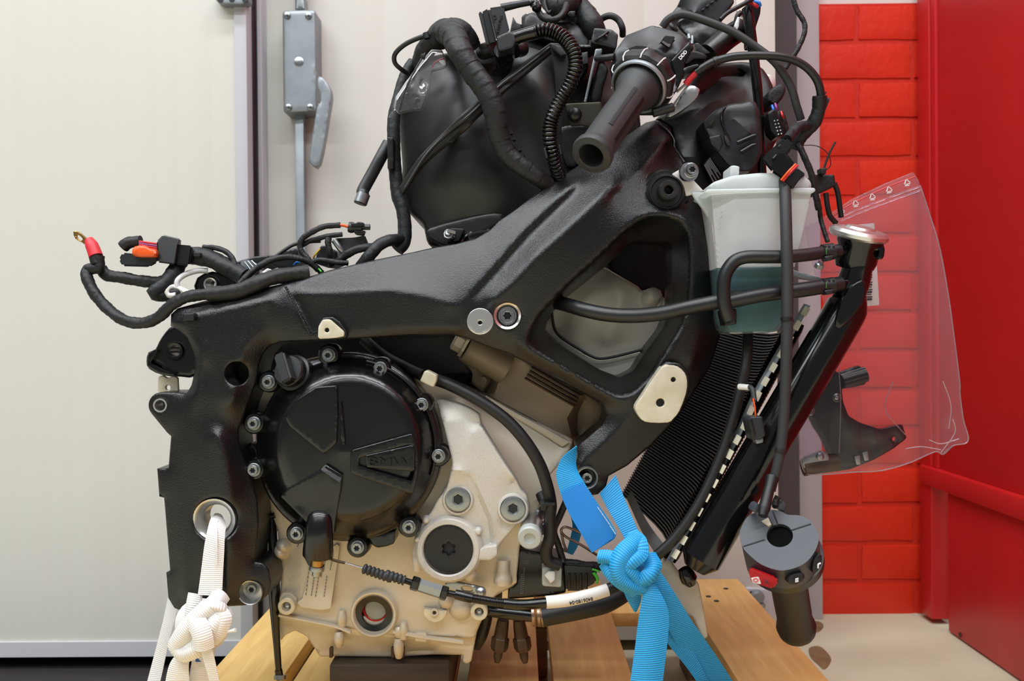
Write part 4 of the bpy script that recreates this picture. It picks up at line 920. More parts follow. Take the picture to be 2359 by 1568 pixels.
text('maker_logo', 'p', Z('p', (350,225))[0]+(.9245,), 16, 'plastic_black', AV, rot=.2, depth=.0004)
tube('spigot', Z('p', (440,110,.945), (620,70,.945), (830,30,.945)), 7.5, 'plastic_grey', AV, seg=16, style=[1.25, 1.15, 1, 1])
tube('coupling', Z('p', (860,20,.94), (900,60,.938), (940,140,.935)), 10, 'gloss_black', AV, seg=16, style=[.8, 1.2, 1, 1.2, .8])
relief('coupling_clip', fil(Z('p', (905,10), (950,0), (970,90), (930,110)), 3), .925, 'plastic_grey', AV, r=2, thick=.01)
tube('wire_loop', Z('p', (950,160,.94), (990,230,.938), (1080,270,.935), (1200,255,.935), (1290,170,.94), (1330,60,.95)), 7, 'tape', AV, style='tape')
EB = thing('air_elbow', 'square-capped black elbow joining the corrugated hose to the airbox', 'pipe fitting', Z('p', (520,880))[0]+(.94,))
relief('cap', fil(Z('p', (375,500), (560,420), (620,470), (640,560), (600,650), (430,700), (400,680)), 4), .898, 'plastic_grey', EB, r=3, thick=.03, res=5, holes=[])
tube('neck', Z('p', (510,580,.912), (500,700,.925), (490,830,.94), (480,900,.955)), 21, 'conduit', EB, seg=24, style=[1, 1.05, 1, .95])
for k_, (x, y) in enumerate(((480,690), (490,760))): tube('clamp_band', Z('p', (x,y,.922+.008*k_), (x-2,y+28,.925+.008*k_)), 23.5, 'gloss_black', EB, seg=24)
tube('branch', Z('p', (350,650,.935), (260,680,.945), (200,700,.96)), 19, 'plastic_dust', EB, seg=20)
tube('branch', Z('p', (620,690,.935), (720,650,.945)), 17, 'plastic_black', EB, seg=20, style=[1, 1, 1.15, 1.15])
tube('side_stub', Z('p', (600,560,.91), (650,545,.91)), 15, 'conduit', EB, seg=20)
tube('corrugated_hose', Z('a', (1680,258,.905), (1760,240,.902), (1850,262,.90), (1930,320,.897), (1985,400,.893), (2005,480,.892), (2000,570,.892), (1960,680,.895), (1900,780,.9), (1840,890,.902), (1805,1000,.905), (1800,1110,.905), (1820,1230,.91), (1850,1340,.918), (1880,1440,.93)), 15.5, 'conduit', None, seg=20, style='ribbed', n=10, smooth=70, label='shiny black corrugated hose curving down past the airbox', cat='hose')
tube('hose_cuff', Z('a', (1510,310,.908), (1600,280,.906), (1690,258,.905)), 15, 'conduit', EB, seg=20, style=[1.05, .98, 1.02, 1.05])
relief('hose_clip', fil(Z('a', (1750,1190), (1765,1185), (1785,1265), (1770,1272)), 1.5), .897, 'plastic_grey', AB, r=1, thick=.006)
relief('hose_clip', fil(Z('a', (1872,1165), (1882,1160), (1898,1235), (1888,1242)), 1.5), .897, 'plastic_grey', AB, r=1, thick=.006)
# thick taped harness over the airbox
tube('taped_harness', Z('a', (905,300,.945), (960,250,.935), (1040,270,.915), (1070,390,.902), (1170,550,.9), (1270,700,.897), (1340,840,.897), (1375,980,.9), (1400,1110,.905), (1460,1240,.908), (1580,1340,.91), (1700,1420,.915), (1790,1480,.925)), 30, 'tape', None, seg=28, n=10, smooth=40,
     label='thick taped wiring harness running down over the airbox', cat='wiring')
me = bpy.data.objects['taped_harness'].data
def taper_wrap(path, r0, r1, pitch, seg=28, amp=.06, ph=0.):
    L = sum((path[i]-path[i-1]).length for i in range(1, len(path)))
    def f(s, a):
        base = r0+(r1-r0)*min(1, s/L)
        return base*(1+amp*((s/pitch+.10*math.sin(a+ph)+.12*a/6.28) % 1)+.03*math.sin(2*a+s*40+ph)+.02*math.sin(s*130+3*a))
    return tubem(path, f, seg)
o_ = bpy.data.objects['taped_harness']; bpy.data.objects.remove(o_)
pth = cr([W(*p) for p in Z('a', (905,300,.945), (960,260,.935), (1035,300,.915), (1085,420,.902), (1170,560,.9), (1270,700,.897), (1340,840,.897), (1375,980,.9), (1400,1110,.905), (1460,1240,.908), (1580,1340,.91), (1700,1420,.915), (1790,1480,.925))], 22)
link('taped_harness', taper_wrap(pth, .0142, .0086, .014), 'tape', None, smooth=40, label='thick taped wiring harness running down over the airbox', cat='wiring')
pth = cr([W(*p) for p in Z('a', (760,540,.985), (790,420,.975), (870,320,.965), (950,270,.95), (1040,240,.94), (1110,290,.945), (1150,380,.955))], 16)
link('taped_branch', taper_wrap(pth, .010, .013, .012, 22, .05, 2.), 'tape', None, smooth=40, label='crumpled black tape bundle at the bend of the thick harness', cat='wiring')
tube('looped_wire', Z('a', (840,280,.935), (760,300,.935), (640,355,.94), (560,430,.945), (555,500,.95), (600,550,.955), (660,590,.965)), 5.5, 'rubber', None, seg=12, label='thin black wire looping out beside the airbox top', cat='wire')
tube('wire_tie', Z('a', (805,265,.933), (815,310,.933)), 7.5, 'rubber', bpy.data.objects['looped_wire'], seg=12)
pth = cr([W(*p) for p in Z('a', (700,500,.985), (640,600,.98), (585,780,.975), (548,960,.97), (548,1180,.968), (560,1380,.966), (578,1560,.964))+[(927,480,.962), (932,520,.96), (930,556,.958), (915,575,.955)]], 10)
link('taped_cable', taper_wrap(pth, .0062, .0078, .011, 16, .05, 1.), 'tape', None, smooth=40, label='black taped cable running down the left flank of the airbox', cat='wiring')
pth = cr([W(*p) for p in Z('o', (2160,400,.955), (2020,410,.94), (1880,470,.935), (1780,570,.93), (1710,660,.93), (1640,760,.935))], 10)
link('taped_cable', taper_wrap(pth, .0062, .0066, .011, 16, .05, 1.5), 'tape', None, smooth=40, label='short taped cable bending onto the rear frame beam', cat='wiring')
relief('cable_holder', fil(Z('a', (496,1100), (545,1105), (545,1355), (498,1358)), 3), .945, 'plastic_black', None, r=2, thick=.02, label='black plastic holder clipped round the cable beside the airbox', cat='clip')
tube('overflow_hose', Z('a', (505,1150,.965), (440,1270,.96), (370,1400,.958), (300,1530,.955))+[(836,448,.953), (829,470,.952)], 14, 'hose_rubber', None, seg=18, label='short black hose with a clamped end hanging left of the airbox', cat='hose')
tube('hose_end_clamp', [(838,446,.9535), (830,468,.952)], 15.5, 'zinc', bpy.data.objects['overflow_hose'], seg=24)
# taped bundles over the top
pth = cr([W(*p) for p in Z('p', (1090,-40,.99), (1180,60,.975), (1250,100,.97), (1320,60,.97), (1400,-30,.98))], 10)
link('taped_bundle', taper_wrap(pth, .0125, .0125, .011, 20, .09, .5), 'tape', None, smooth=40, label='crumpled taped cable bundle above the airbox cover', cat='wiring')
pth = cr([W(*p) for p in Z('p', (1380,-20,1.0), (1490,110,.99), (1600,240,.98), (1680,360,.975), (1720,470,.98))], 10)
link('taped_bundle', taper_wrap(pth, .013, .0125, .014, 20, .06, 1.7), 'tape', None, smooth=40, label='thick taped cable sloping down behind the small box connector', cat='wiring')
tube('bundle_wire', Z('p', (1030,-20,.97), (1040,80,.968), (1080,170,.966), (1120,150,.966), (1200,110,.965)), 4, 'rubber', None, seg=10, label='thin black wire bent in front of the taped bundle on top', cat='wire')
relief('tie_clip', fil(Z('p', (1340,190), (1370,150), (1450,150), (1440,230), (1360,220)), 3), .955, 'plastic_black', None, r=2, thick=.012, label='black plastic cable clip on the airbox cover', cat='clip')
# ---------------------------------------------------------------- small bag of screws tied to the harness
SB = thing('screw_bag', 'small clear zip bag of black screws tied to the harness', 'bag', Z('a', (640,890))[0]+(.93,))
bo = Z('a', (850,395), (935,400), (965,470), (968,520), (940,535), (850,560), (835,690), (800,790), (770,872), (690,880), (580,902), (545,860), (560,780), (640,660), (760,500))
relief('film', fil(bo, 3, 2), .925, 'bag_film_small', SB, r=3, thick=.008, res=8, cap=True, feats=[Z('a', (800,540,.918), (700,720,.915), (640,830,.914)), Z('a', (760,640,.922), (780,760,.915))])
relief('film_corner', Z('a', (560,870), (545,940), (500,948), (545,880)), .93, 'bag_film_small', SB, r=1, thick=.001)
tube('red_zip', Z('a', (855,540,.922), (880,500,.922), (945,465,.922)), 1.3, 'red_wire', SB, seg=6)
relief('paper_slip', fil(Z('a', (905,485), (955,480), (970,520), (945,530)), 1), .928, 'label_white', SB, r=0, thick=.001)
tube('cable_tie', Z('a', (800,425,.915), (720,560,.912), (640,720,.91), (590,890,.912)), 2.2, 'rubber_grey', SB, seg=6)
relief('tie_head', fil(Z('a', (770,430), (800,435), (790,465), (762,455)), 1.5), .912, 'rubber', SB, r=1, thick=.006)
rn = random.Random(3)
for k in range(9):
    x, y = rn.uniform(600,760), rn.uniform(760,860); a_ = rn.uniform(0, 3.1); d1 = rn.uniform(.922,.928)
    q = Z('a', (x,y))[0]; e = Z('a', (x+55*math.cos(a_), y+30*math.sin(a_)))[0]
    s_ = tube('screw', [q+(d1,), e+(d1,)], 3.2, 'gloss_black', None, seg=10, n=10, style='fine', label='black screw inside the small clear bag', cat='screw', group='screws in the small bag')
    link('screw_head', lathem(W(*q, d1), [(.0028,0), (.0028,.002), (.0015,.003)], (W(*q, d1)-W(*e, d1)).normalized(), 14), 'gloss_black', s_)
# ---------------------------------------------------------------- cables lying over the rear of the frame
def cable(name, k, pts, r, label, mat='tape', style='tape', cat='cable', **kw):
    return tube(name, Z(k, *pts), r, mat, None, seg=14, n=8, style=style, smooth=45, label=label, cat=cat, **kw)
BC = cable('battery_cable', 'c', [(360,400,.925), (365,470,.925), (330,480,.925), (290,490,.925), (285,540,.922), (335,640,.918), (430,752,.914), (540,822,.91), (660,838,.906), (760,795,.902), (850,715,.896), (950,665,.893), (1080,645,.893)], 12.5, 'looping taped battery cable with red sleeve and ring terminal', cat='cable')
tube('red_sleeve', Z('c', (300,290,.93), (325,345,.927), (345,400,.925)), 13, 'red_rubber', BC, seg=20, style=[.75, 1.1, 1.15, 1.2], n=6)
tube('cable_end', Z('c', (335,375,.926), (355,450,.925)), 14.5, 'rubber', BC, seg=18)
tm = W(*Z('c', (238,278))[0], .932)
relief('ring_terminal', ccr(Z('c', (196,240), (225,236), (270,270), (300,300), (318,325), (290,335), (255,310), (210,285)), 2), .929, 'brass', BC, r=1.2, thick=.003, res=4, holes=[ccr(Z('c', (215,262), (235,262), (258,285), (250,295), (225,285)), 2)])
tube('crimp', Z('c', (290,300,.93), (320,335,.928)), 5, 'machined', BC, seg=14)
cable('taped_cable', 'c', [(380,480,.935), (420,525,.935), (520,540,.935), (640,560,.935), (760,570,.94), (840,540,.945)], 13, 'thick taped cable between the red sleeve and the orange connector')
cable('taped_cable', 'c', [(900,440,.95), (850,520,.94), (780,600,.932), (730,640,.93), (800,650,.935), (900,640,.94)], 17, 'stubby black taped cable elbow hanging below the black plug')
cable('taped_cable', 'c', [(1080,645,.893), (1180,640,.893), (1290,625,.893), (1400,580,.895), (1520,535,.9), (1640,515,.905), (1745,505,.91)], 17, 'taped cable lying along the top of the rear frame beam')
cable('taped_cable', 'c', [(945,392,.95), (1010,400,.95), (1100,420,.95), (1180,460,.948), (1260,500,.945), (1330,540,.94)], 20, 'thick taped cable leaving the black plug towards the frame')
cable('twisted_wire', 'c', [(1050,340,.952), (1130,345,.95), (1200,370,.948), (1240,410,.945), (1260,460,.943)], 6, 'thin twisted wire arching behind the black plug', cat='wire')
cable('twisted_wire', 'c', [(1290,580,.90), (1370,500,.905), (1480,430,.91), (1600,405,.915), (1700,420,.92), (1770,455,.925), (1830,510,.93)], 7, 'twisted black wire arching over the rear frame beam', cat='wire')
cable('thin_wire', 'c', [(1440,470,.925), (1540,390,.93), (1640,325,.935), (1740,305,.94), (1820,300,.94)], 4.2, 'smooth thin wire arching to the wide clip', 'rubber', None, cat='wire')
PW = cable('sensor_wire', 'o', [(1080,800,.935), (960,660,.935), (870,560,.935), (850,460,.935), (900,370,.935), (1030,290,.935), (1180,230,.935), (1370,215,.935)], 6.3, 'taped wire rising to a small dark plug in the air', cat='wire')
tube('red_core', Z('o', (1360,215,.935), (1420,220,.935), (1480,240,.935)), 3.5, 'orange', PW, seg=8)
tube('plug_body', Z('o', (1480,240,.935), (1560,250,.935), (1650,245,.935)), 12, 'plastic_grey', PW, seg=16, style=[1.0, 1.1, .85, .9, .95])
tube('plug_tip', Z('o', (1640,240,.935), (1755,240,.935)), 7.5, 'plastic_black', PW, seg=6, n=2)
relief('plug_latch', fil(Z('o', (1500,180), (1570,190), (1600,170), (1670,180), (1670,230), (1520,230)), 3), .925, 'plastic_black', PW, r=2, thick=.01)
relief('plug_key', fil(Z('o', (1540,280), (1690,285), (1665,345), (1560,335)), 3), .93, 'plastic_black', PW, r=2, thick=.008)
cable('taped_wire', 'o', [(870,480,.94), (980,420,.938), (1120,380,.936), (1250,350,.935), (1395,335,.935)], 5.5, 'taped wire stub with a cut end pointing right', cat='wire')
cable('taped_wire', 'o', [(1220,380,.933), (1210,450,.932), (1230,540,.932), (1240,640,.935), (1260,740,.94)], 7, 'taped wire hanging down in front of the clips', cat='wire')
cable('taped_wire', 'o', [(1010,690,.925), (1100,665,.925), (1230,680,.925), (1350,700,.926), (1470,705,.93)], 6, 'thin taped wire lying flat on the rear beam', cat='wire')
cable('taped_wire', 'o', [(1340,700,.935), (1430,610,.933), (1560,540,.932), (1700,505,.933), (1800,500,.938)], 9, 'taped wire bending up beside the wide clear clip', cat='wire')
tube('yellow_wire', Z('o', (1020,640,.94), (1050,590,.938), (1110,520,.94)), 2.2, 'yellow_wire', None, seg=8, label='thin yellow wire among the rear cables', cat='wire')
tube('blue_wire', Z('o', (770,730,.945), (810,695,.94), (850,700,.94)), 2.6, 'blue_wire', None, seg=8, label='short blue wire among the rear cables', cat='wire')
tube('green_wire', Z('o', (1090,780,.925), (1110,800,.922), (1125,820,.92)), 2, 'green_wire', None, seg=8, label='short green wire end on the rear beam', cat='wire')
WC = thing('wide_clip', 'wide smoky clear plastic clip among the rear cables', 'clip', Z('o', (1500,550))[0]+(.95,))
prism('band', Z('o', (1310,385,.94), (1560,375,.94), (1690,345,.94), (1745,480,.94), (1590,500,.94), (1420,580,.94)), Z('o', (1310,385,.965), (1560,375,.965), (1690,345,.965), (1745,480,.965), (1590,500,.965), (1420,580,.965)), 'rubber_grey', WC, r=.001)
tube('roll', Z('o', (1290,410,.935), (1360,510,.935), (1420,590,.938)), 7, 'zinc', WC, seg=14)
relief('open_end', fil(Z('o', (1625,430), (1690,415), (1690,465), (1635,480)), 2), .937, 'plastic_black', WC, r=1, thick=.006)
bxs = [('plastic_black', [(420,600), (560,610), (640,540), (800,510), (830,560), (760,780), (560,770), (430,690)], .96, 'black fuse box lying flat behind the rear cables', 'fuse box'),
       ('plastic_grey', [(1060,600), (1120,480), (1190,480), (1330,560), (1340,680), (1200,740), (1060,720)], .95, 'grey green plug block in the middle of the rear cables', 'connector'),
       ('plastic_black', [(20,690), (270,620), (540,600), (480,690), (300,760), (60,760)], .975, 'flat black tray edge behind the silver relay', 'tray')]
for mt, pp, D_, lab, ct in bxs: relief({'fuse box': 'fuse_box', 'connector': 'plug_block', 'tray': 'battery_tray'}[ct], fil(Z('o', *pp), 4), D_, mt, None, r=3, thick=.05, label=lab, cat=ct)
RL = thing('relay', 'small silver relay with ribbed case behind the rear cables', 'relay', Z('o', (200,800))[0]+(.95,))
prism('case', Z('o', (70,700,.945), (160,655,.945), (360,740,.945), (250,880,.945), (150,850,.945)), Z('o', (70,700,.97), (160,655,.97), (360,740,.97), (250,880,.97), (150,850,.97)), 'galvanised', RL, r=.001)
for k in range(3): tube('rib', Z('o', (130+k*45,690-k*8,.943), (240+k*40,830-k*30,.943)), 2, 'zinc', RL, seg=6, n=2)
relief('white_foot', fil(Z('o', (350,830), (430,770), (470,800), (400,850)), 3), .935, 'white_plastic', RL, r=2, thick=.01)
# white wires at the far left
tube('white_wire', Z('c', (880,610,.935), (880,560,.935), (930,520,.94), (1010,495,.945), (1080,495,.95)), 6.5, 'white_plastic', None, seg=12, label='white sleeved wire bent behind the frame lug', cat='wire')
tube('white_wire', Z('c', (870,655,.93), (825,655,.93), (810,625,.93), (840,600,.933), (890,610,.935), (950,640,.93)), 6.5, 'label_white', None, seg=12, label='white wire loop hanging under the black plug', cat='wire')
# orange connector cluster
OC = thing('orange_connector', 'orange plug locked in a grey holder with red wires', 'connector', Z('c', (620,470))[0]+(.94,))
prism('holder', Z('c', (495,420,.93), (520,375,.93), (760,400,.93), (750,440,.93), (700,470,.93), (520,465,.93)), Z('c', (495,420,.955), (520,375,.955), (760,400,.955), (750,440,.955), (700,470,.955), (520,465,.955)), 'plastic_grey', OC, r=.002)
relief('orange_lock', ccr(Z('c', (582,370), (600,335), (660,330), (700,350), (740,360), (738,400), (680,405), (600,400)), 2), .922, 'orange', OC, r=5, thick=.02)
tube('taped_top', Z('c', (520,340,.94), (560,310,.94), (640,300,.94)), 13, 'tape', OC, style='tape')
for k, (mt, dy) in enumerate((('red_wire',0), ('violet_wire',14), ('red_wire',26), ('red_wire',38))): tube('wire', Z('c', (630,302+dy*.7,.932), (690,310+dy,.93), (750,318+dy,.932)), 2.4, mt, OC, seg=8)
BP = thing('black_plug', 'large black multi-pin plug behind the orange connector', 'connector', Z('c', (860,460))[0]+(.94,))
prism('front_shell', Z('c', (745,300,.928), (785,258,.935), (905,285,.935), (880,330,.928), (865,455,.928), (750,440,.928)), Z('c', (745,300,.965), (785,258,.965), (905,285,.965), (905,330,.965), (890,455,.965), (750,440,.965)), 'plastic_black', BP, r=.0015)
prism('rear_shell', Z('c', (865,320,.932), (980,330,.932), (960,465,.932), (865,455,.932)), Z('c', (865,320,.96), (980,330,.96), (960,465,.96), (865,455,.96)), 'plastic_black', BP, r=.002)
relief('pin_window', fil(Z('c', (985,370), (1030,375), (1030,400), (985,400)), 2), .935, 'plastic_grey', BP, r=1, thick=.015)
# ================================================================ left handlebar control with its rubber grip
def onplane(px, py, c, n):
    d = RM @ Vector(((px-CX)/FPX, -(py-CY)/FPX, -1)); return CAM+d*((c-CAM).dot(n)/d.dot(n))
LC = thing('handlebar_control', 'handlebar switch unit with thumb wheel and rubber grip pointing at the viewer', 'handlebar control', Z('b', (700,760))[0]+(.88,))
gE = W(*Z('b', (372,1160))[0], .795); gB = W(*Z('b', (722,655))[0], .872); ga = (gE-gB).normalized(); gl = (gE-gB).length
k1 = .0165
link('grip', lathem(gB, [(.0235,-.004), (.0235,.0), (.0225,.006), (.0185,.017), (.0172,.022), (k1,.03), (k1+.0004,gl*.5), (k1,gl-.012), (.0172,gl-.008), (.0192,gl-.005), (.0196,gl-.001), (.0186,gl+.002), (.0130,gl+.0035), (.0118,gl+.0025), (.0114,gl-.002), (.0112,gl-.05), (.001,gl-.05)], ga, 56), 'rubber_grey', LC)
# moulded tread on the grip: small cross ridges in bands
gu, gv, _ = frame_from(ga)
def tread(h0, h1, a0, a1, n, r_=k1+.0004):
    ms = []
    for i in range(n):
        h = h0+(h1-h0)*i/(n-1); A = [gB+ga*h+(gu*math.cos(t)+gv*math.sin(t))*r_ for t in [a0+(a1-a0)*j/4 for j in range(5)]]
        ms.append(tubem(A, .0008, 6))
    return join(ms)
def angof(px, py):
    p = onplane(px, py, gB+ga*gl*.5, Vector((0,-1,0))); d = p-gB; d = d-ga*d.dot(ga); return math.atan2(d.dot(gv), d.dot(gu))
cdir = Vector((0,-1,0))-ga*ga.dot(Vector((0,-1,0))); rdir = ga.cross(cdir); rdir = rdir if rdir.x > 0 else -rdir
ang = lambda o_: math.atan2((cdir.normalized()*math.cos(o_)+rdir.normalized()*math.sin(o_)).dot(gv), (cdir.normalized()*math.cos(o_)+rdir.normalized()*math.sin(o_)).dot(gu))
a1_, a2_ = ang(-.05), ang(.72)
for nm, aa, h0, h1, w_ in (('tread_band', a1_, .028, gl-.03, .12), ('tread_band', a2_, .03, gl-.02, .13)):
    link(nm, tread(h0, h1, aa-w_, aa+w_, 44), 'rubber', LC)
link('grey_ring', lathem(gB, [(.0270,-.0045), (.0282,-.003), (.0288,-.0005), (.0282,.002), (.0270,.003), (.0258,.002), (.0252,-.002)], ga, 64, cap=False), 'galvanised', LC)
wb_ = gB-ga*.010
link('thumb_wheel', lathem(wb_, [(.024,-.010), (.0315,-.009), (.0328,-.003), (.0316,.004), (.0290,.0065), (.024,.0070)], ga, 80, True, lambda t: 1+.022*math.sin(10*t)), 'rubber', LC)
for k in range(10):
    t = 2*math.pi*k/10+.25; A = [wb_+ga*h+(gu*math.cos(t+dt)+gv*math.sin(t+dt))*r_ for h, r_, dt in ((-.0085,.0325,-.04), (-.003,.0337,0), (.003,.0326,.02), (.0063,.0296,.03))]
    link('white_stripe', tubem(A, .0008, 6), 'white_print', LC)
ho = Z('q', (95,720), (110,680), (250,480), (430,410), (600,345), (740,375), (960,440), (1110,545), (1175,650), (1130,720), (1050,860), (1040,1010), (960,1190), (900,1290), (780,1400), (400,1400), (150,1000))
relief('switch_housing', fil(ho, 5, 2), .90, 'plastic_grey', LC, r=3, thick=.05, res=8, feats=[Z('q', (105,720,.892), (390,620,.888), (520,630,.888), (700,690,.888), (850,820,.89), (920,1000,.893), (900,1250,.88)), Z('q', (250,490,.905), (600,360,.905), (950,450,.905)), Z('q', (860,810,.892), (980,690,.885), (1100,560,.905))])
relief('side_panel', fil(Z('q', (860,820), (1110,560), (1170,650), (1050,860), (1035,1010), (960,1190), (900,1280), (930,1060)), 4), .884, 'satin_black', LC, r=3, thick=.03)
prism('push_button', Z('q', (705,590,.888), (780,485,.888), (915,500,.888), (885,560,.888), (820,660,.888)), Z('q', (720,570,.885), (780,480,.895), (915,495,.895), (900,560,.89), (830,650,.885)), 'plastic_black', LC, r=.0012)
text('beam_symbol', 'DDD', Z('q', (1022,748))[0]+(.8836,), 8, 'white_print', LC, rot=.86, depth=.0003, bold=.5)
relief('turn_lever', ccr(Z('q', (1040,850), (1060,760), (1150,690), (1310,730), (1345,780), (1300,800), (1180,800), (1090,860)), 2), .885, 'plastic_black', LC, r=2, thick=.02, res=5)
relief('horn_lever', ccr(Z('q', (1035,930), (1120,895), (1225,870), (1230,905), (1130,940), (1040,975)), 2), .883, 'plastic_black', LC, r=1.5, thick=.015, res=5)
relief('lever_plate', ccr(Z('q', (1040,860), (1180,800), (1330,800), (1300,880), (1190,960), (1060,1000)), 2), .895, 'satin_black', LC, r=2, thick=.02, res=5)
tube('clamp_stub', Z('q', (100,770,.90), (-60,790,.91), (-150,790,.92)), 8, 'plastic_grey', LC, seg=14)
tube('bar_end_stub', Z('b', (830,850,.875), (900,830,.875), (985,805,.872)), 10.5, 'rubber', None, seg=20, label='short black rubber stub tube below the handlebar control', cat='tube')
tube('stub_bore', Z('b', (984,806,.8715), (990,804,.8712)), 7.5, 'ink', bpy.data.objects['bar_end_stub'], seg=16, n=2)
# control head with slots and the dark lock body behind
CU = thing('control_module', 'black finned control module above the steering head', 'control module', Z('q', (1300,260))[0]+(1.0,))
relief('module_case', fil(Z('q', (860,190), (950,80), (1010,-60), (1700,-60), (1720,40), (1640,130), (1560,280), (1480,310), (1200,200), (1000,170)), 5), .985, 'plastic_grey', CU, r=4, thick=.06, feats=[Z('q', (950,90,.99), (1180,170,.975), (1300,60,.972), (1360,-60,.972))])
for k in range(4):
    x, y = 1270+k*62, 150-k*50; relief('slot', fil(Z('q', (x,y-20), (x+40,y-45), (x+52,y-25), (x+12,y)), 2), .970, 'ink', CU, r=1, thick=.004)
relief('module_bracket', fil(Z('q', (850,200), (1020,190), (1040,215), (880,270)), 3), .97, 'plastic_grey', CU, r=2, thick=.004)
SL = thing('steering_lock', 'black steering lock body with a thick tube behind the switch unit', 'steering lock', Z('q', (1300,760))[0]+(1.0,))
relief('lock_body', ccr(Z('q', (930,330), (1050,220), (1300,220), (1550,320), (1700,420), (1500,620), (1300,740), (1180,600), (1050,470)), 2), .99, 'satin_black', SL, r=6, thick=.06, soft=7, feats=[Z('q', (1050,330,.985), (1300,420,.97), (1400,560,.97))])
tube('lock_tube', Z('q', (1360,740,.965), (1500,620,.97), (1650,500,.975), (1800,400,.985)), 26, 'plastic_black', SL, seg=24)
tube('steel_hook', Z('q', (840,320,.965), (880,370,.962), (940,420,.965)), 5, 'rubber_grey', SL, seg=10)
for a_, b_ in (((1100,470), (1110,530)), ((1150,490), (1145,600))): tube('lock_rib', Z('q', a_+(.965,), b_+(.963,)), 4, 'galvanised', SL, seg=8)
relief('lock_wedge', fil(Z('q', (1180,590), (1230,580), (1400,720), (1300,740), (1200,680)), 3), .955, 'plastic_grey', SL, r=2, thick=.02)
# ---------------------------------------------------------------- conduit and cables at the front
CR_ = thing('black_conduit', 'glossy black upright conduit with wires coming out of its top', 'conduit', (1752, 400, .93))
tube('pipe', [(1722,20,.945), (1727,60,.943), (1734,110,.942), (1740,160,.94), (1746,220,.938), (1750,290,.936), (1753,350,.936), (1756,400,.938)], 12.5, 'conduit', CR_, seg=22, style=[1.05, 1, .95, .9, .92, .8, .7, .75, .8])
relief('split_end', fil(Z('k', (370,20), (420,10), (478,20), (470,100), (440,190), (430,330), (380,330)), 4), .955, 'conduit', CR_, r=3, thick=.015)
tube('core_wire', Z('k', (395,15,.935), (430,35,.933), (450,50,.935)), 4, 'red_wire', CR_, seg=10)
tube('core_wire', Z('k', (420,10,.94), (460,20,.938), (470,45,.94)), 4, 'blue_wire', CR_, seg=10)
tube('side_wire', Z('k', (185,140,.93), (240,90,.93), (330,40,.93), (420,-10,.93)), 5, 'rubber', CR_, seg=10)
WP = thing('white_plug', 'small white plug on a taped wire beside the control module', 'connector', Z('k', (300,215))[0]+(.95,))
relief('plug', fil(Z('k', (290,165), (308,118), (325,125), (318,190), (305,215), (285,190)), 2), .95, 'white_plastic', WP, r=2, thick=.012)
tube('tail', Z('k', (330,90,.955), (310,110,.953), (290,170,.955), (250,190,.96)), 6, 'rubber', WP, seg=10)
def fc(name, k, pts, r, label, mat='rubber', style=None, cat='cable', **kw): return tube(name, Z(k, *pts), r, mat, None, seg=14, n=9, style=style, smooth=45, label=label, cat=cat, **kw)
fc('flat_cable', 'b', [(900,205,.915), (940,150,.912), (1000,118,.91), (1080,112,.908), (1250,165,.905), (1440,245,.902), (1600,350,.9), (1730,450,.898), (1810,550,.898), (1875,670,.9), (1910,790,.903), (1945,900,.908)], 9, 'broad rubber cable arching down across the glossy conduit', 'rubber_grey')
SC = fc('switch_cable', 'b', [(1150,548,.888), (1230,495,.886), (1310,458,.885), (1450,425,.884), (1650,418,.884), (1820,432,.885), (1960,488,.888), (2055,585,.89), (2092,700,.893), (2080,820,.897)], 9.3, 'round black cable with a red end leaving the switch unit', 'hose_rubber')
tube('red_end', Z('b', (1075,635,.892), (1110,590,.89), (1155,545,.888)), 7.5, 'red_wire', SC, seg=12)
tube('collar', Z('b', (1285,470,.885), (1320,455,.885)), 11, 'rubber', SC, seg=14)
tube('bare_core', Z('b', (1010,690,.90), (1045,660,.895), (1080,630,.892)), 3, 'grey_wire', SC, seg=8)
fc('taped_cable', 'b', [(2085,720,.893), (2080,820,.897), (2050,910,.9), (2000,970,.905), (1930,1040,.91), (1900,1120,.915)], 15, 'thickly taped cable bend in front of the grey door frame', 'tape', 'tape')
relief('tape_flag', Z('b', (2090,700), (2138,688), (2120,735), (2168,735), (2100,900), (2060,960), (2060,870)), .893, 'rubber', None, r=.5, thick=.0012, label='torn tape end sticking out of the taped cable bend', cat='tape')
fc('connector_lead', 'b', [(2000,945,.90), (1930,955,.893), (1880,1000,.885), (1840,1050,.875)], 11, 'taped lead running into the plug with the red seal', 'tape', 'tape')
fc('thin_lead', 'k', [(740,1030,.905), (790,1130,.90), (840,1260,.90), (865,1390,.905), (890,1500,.91)], 7, 'thin taped lead dropping past the plug with the red seal', 'tape', 'tape')
fc('thin_lead', 'f', [(780,250,.912), (815,330,.915), (825,420,.918), (845,500,.915), (875,590,.91)], 5, 'thin lead hanging down to the radiator filler neck', 'tape', 'tape')
fc('thin_lead', 'k', [(690,-110,.965), (700,-40,.962), (712,10,.96), (735,80,.96), (785,160,.958), (785,240,.957), (745,340,.957), (700,410,.957), (650,490,.958)], 5.5, 'twisted thin lead hanging in front of the dark door frame', 'tape', 'tape')
fc('fine_thread', 'k', [(780,1040,.93), (850,1040,.93), (910,1060,.93), (960,1110,.93), (975,1180,.93), (940,1220,.93)], 1.0, 'fine dark thread curling by the red brick wall', 'rubber', None, 'thread')
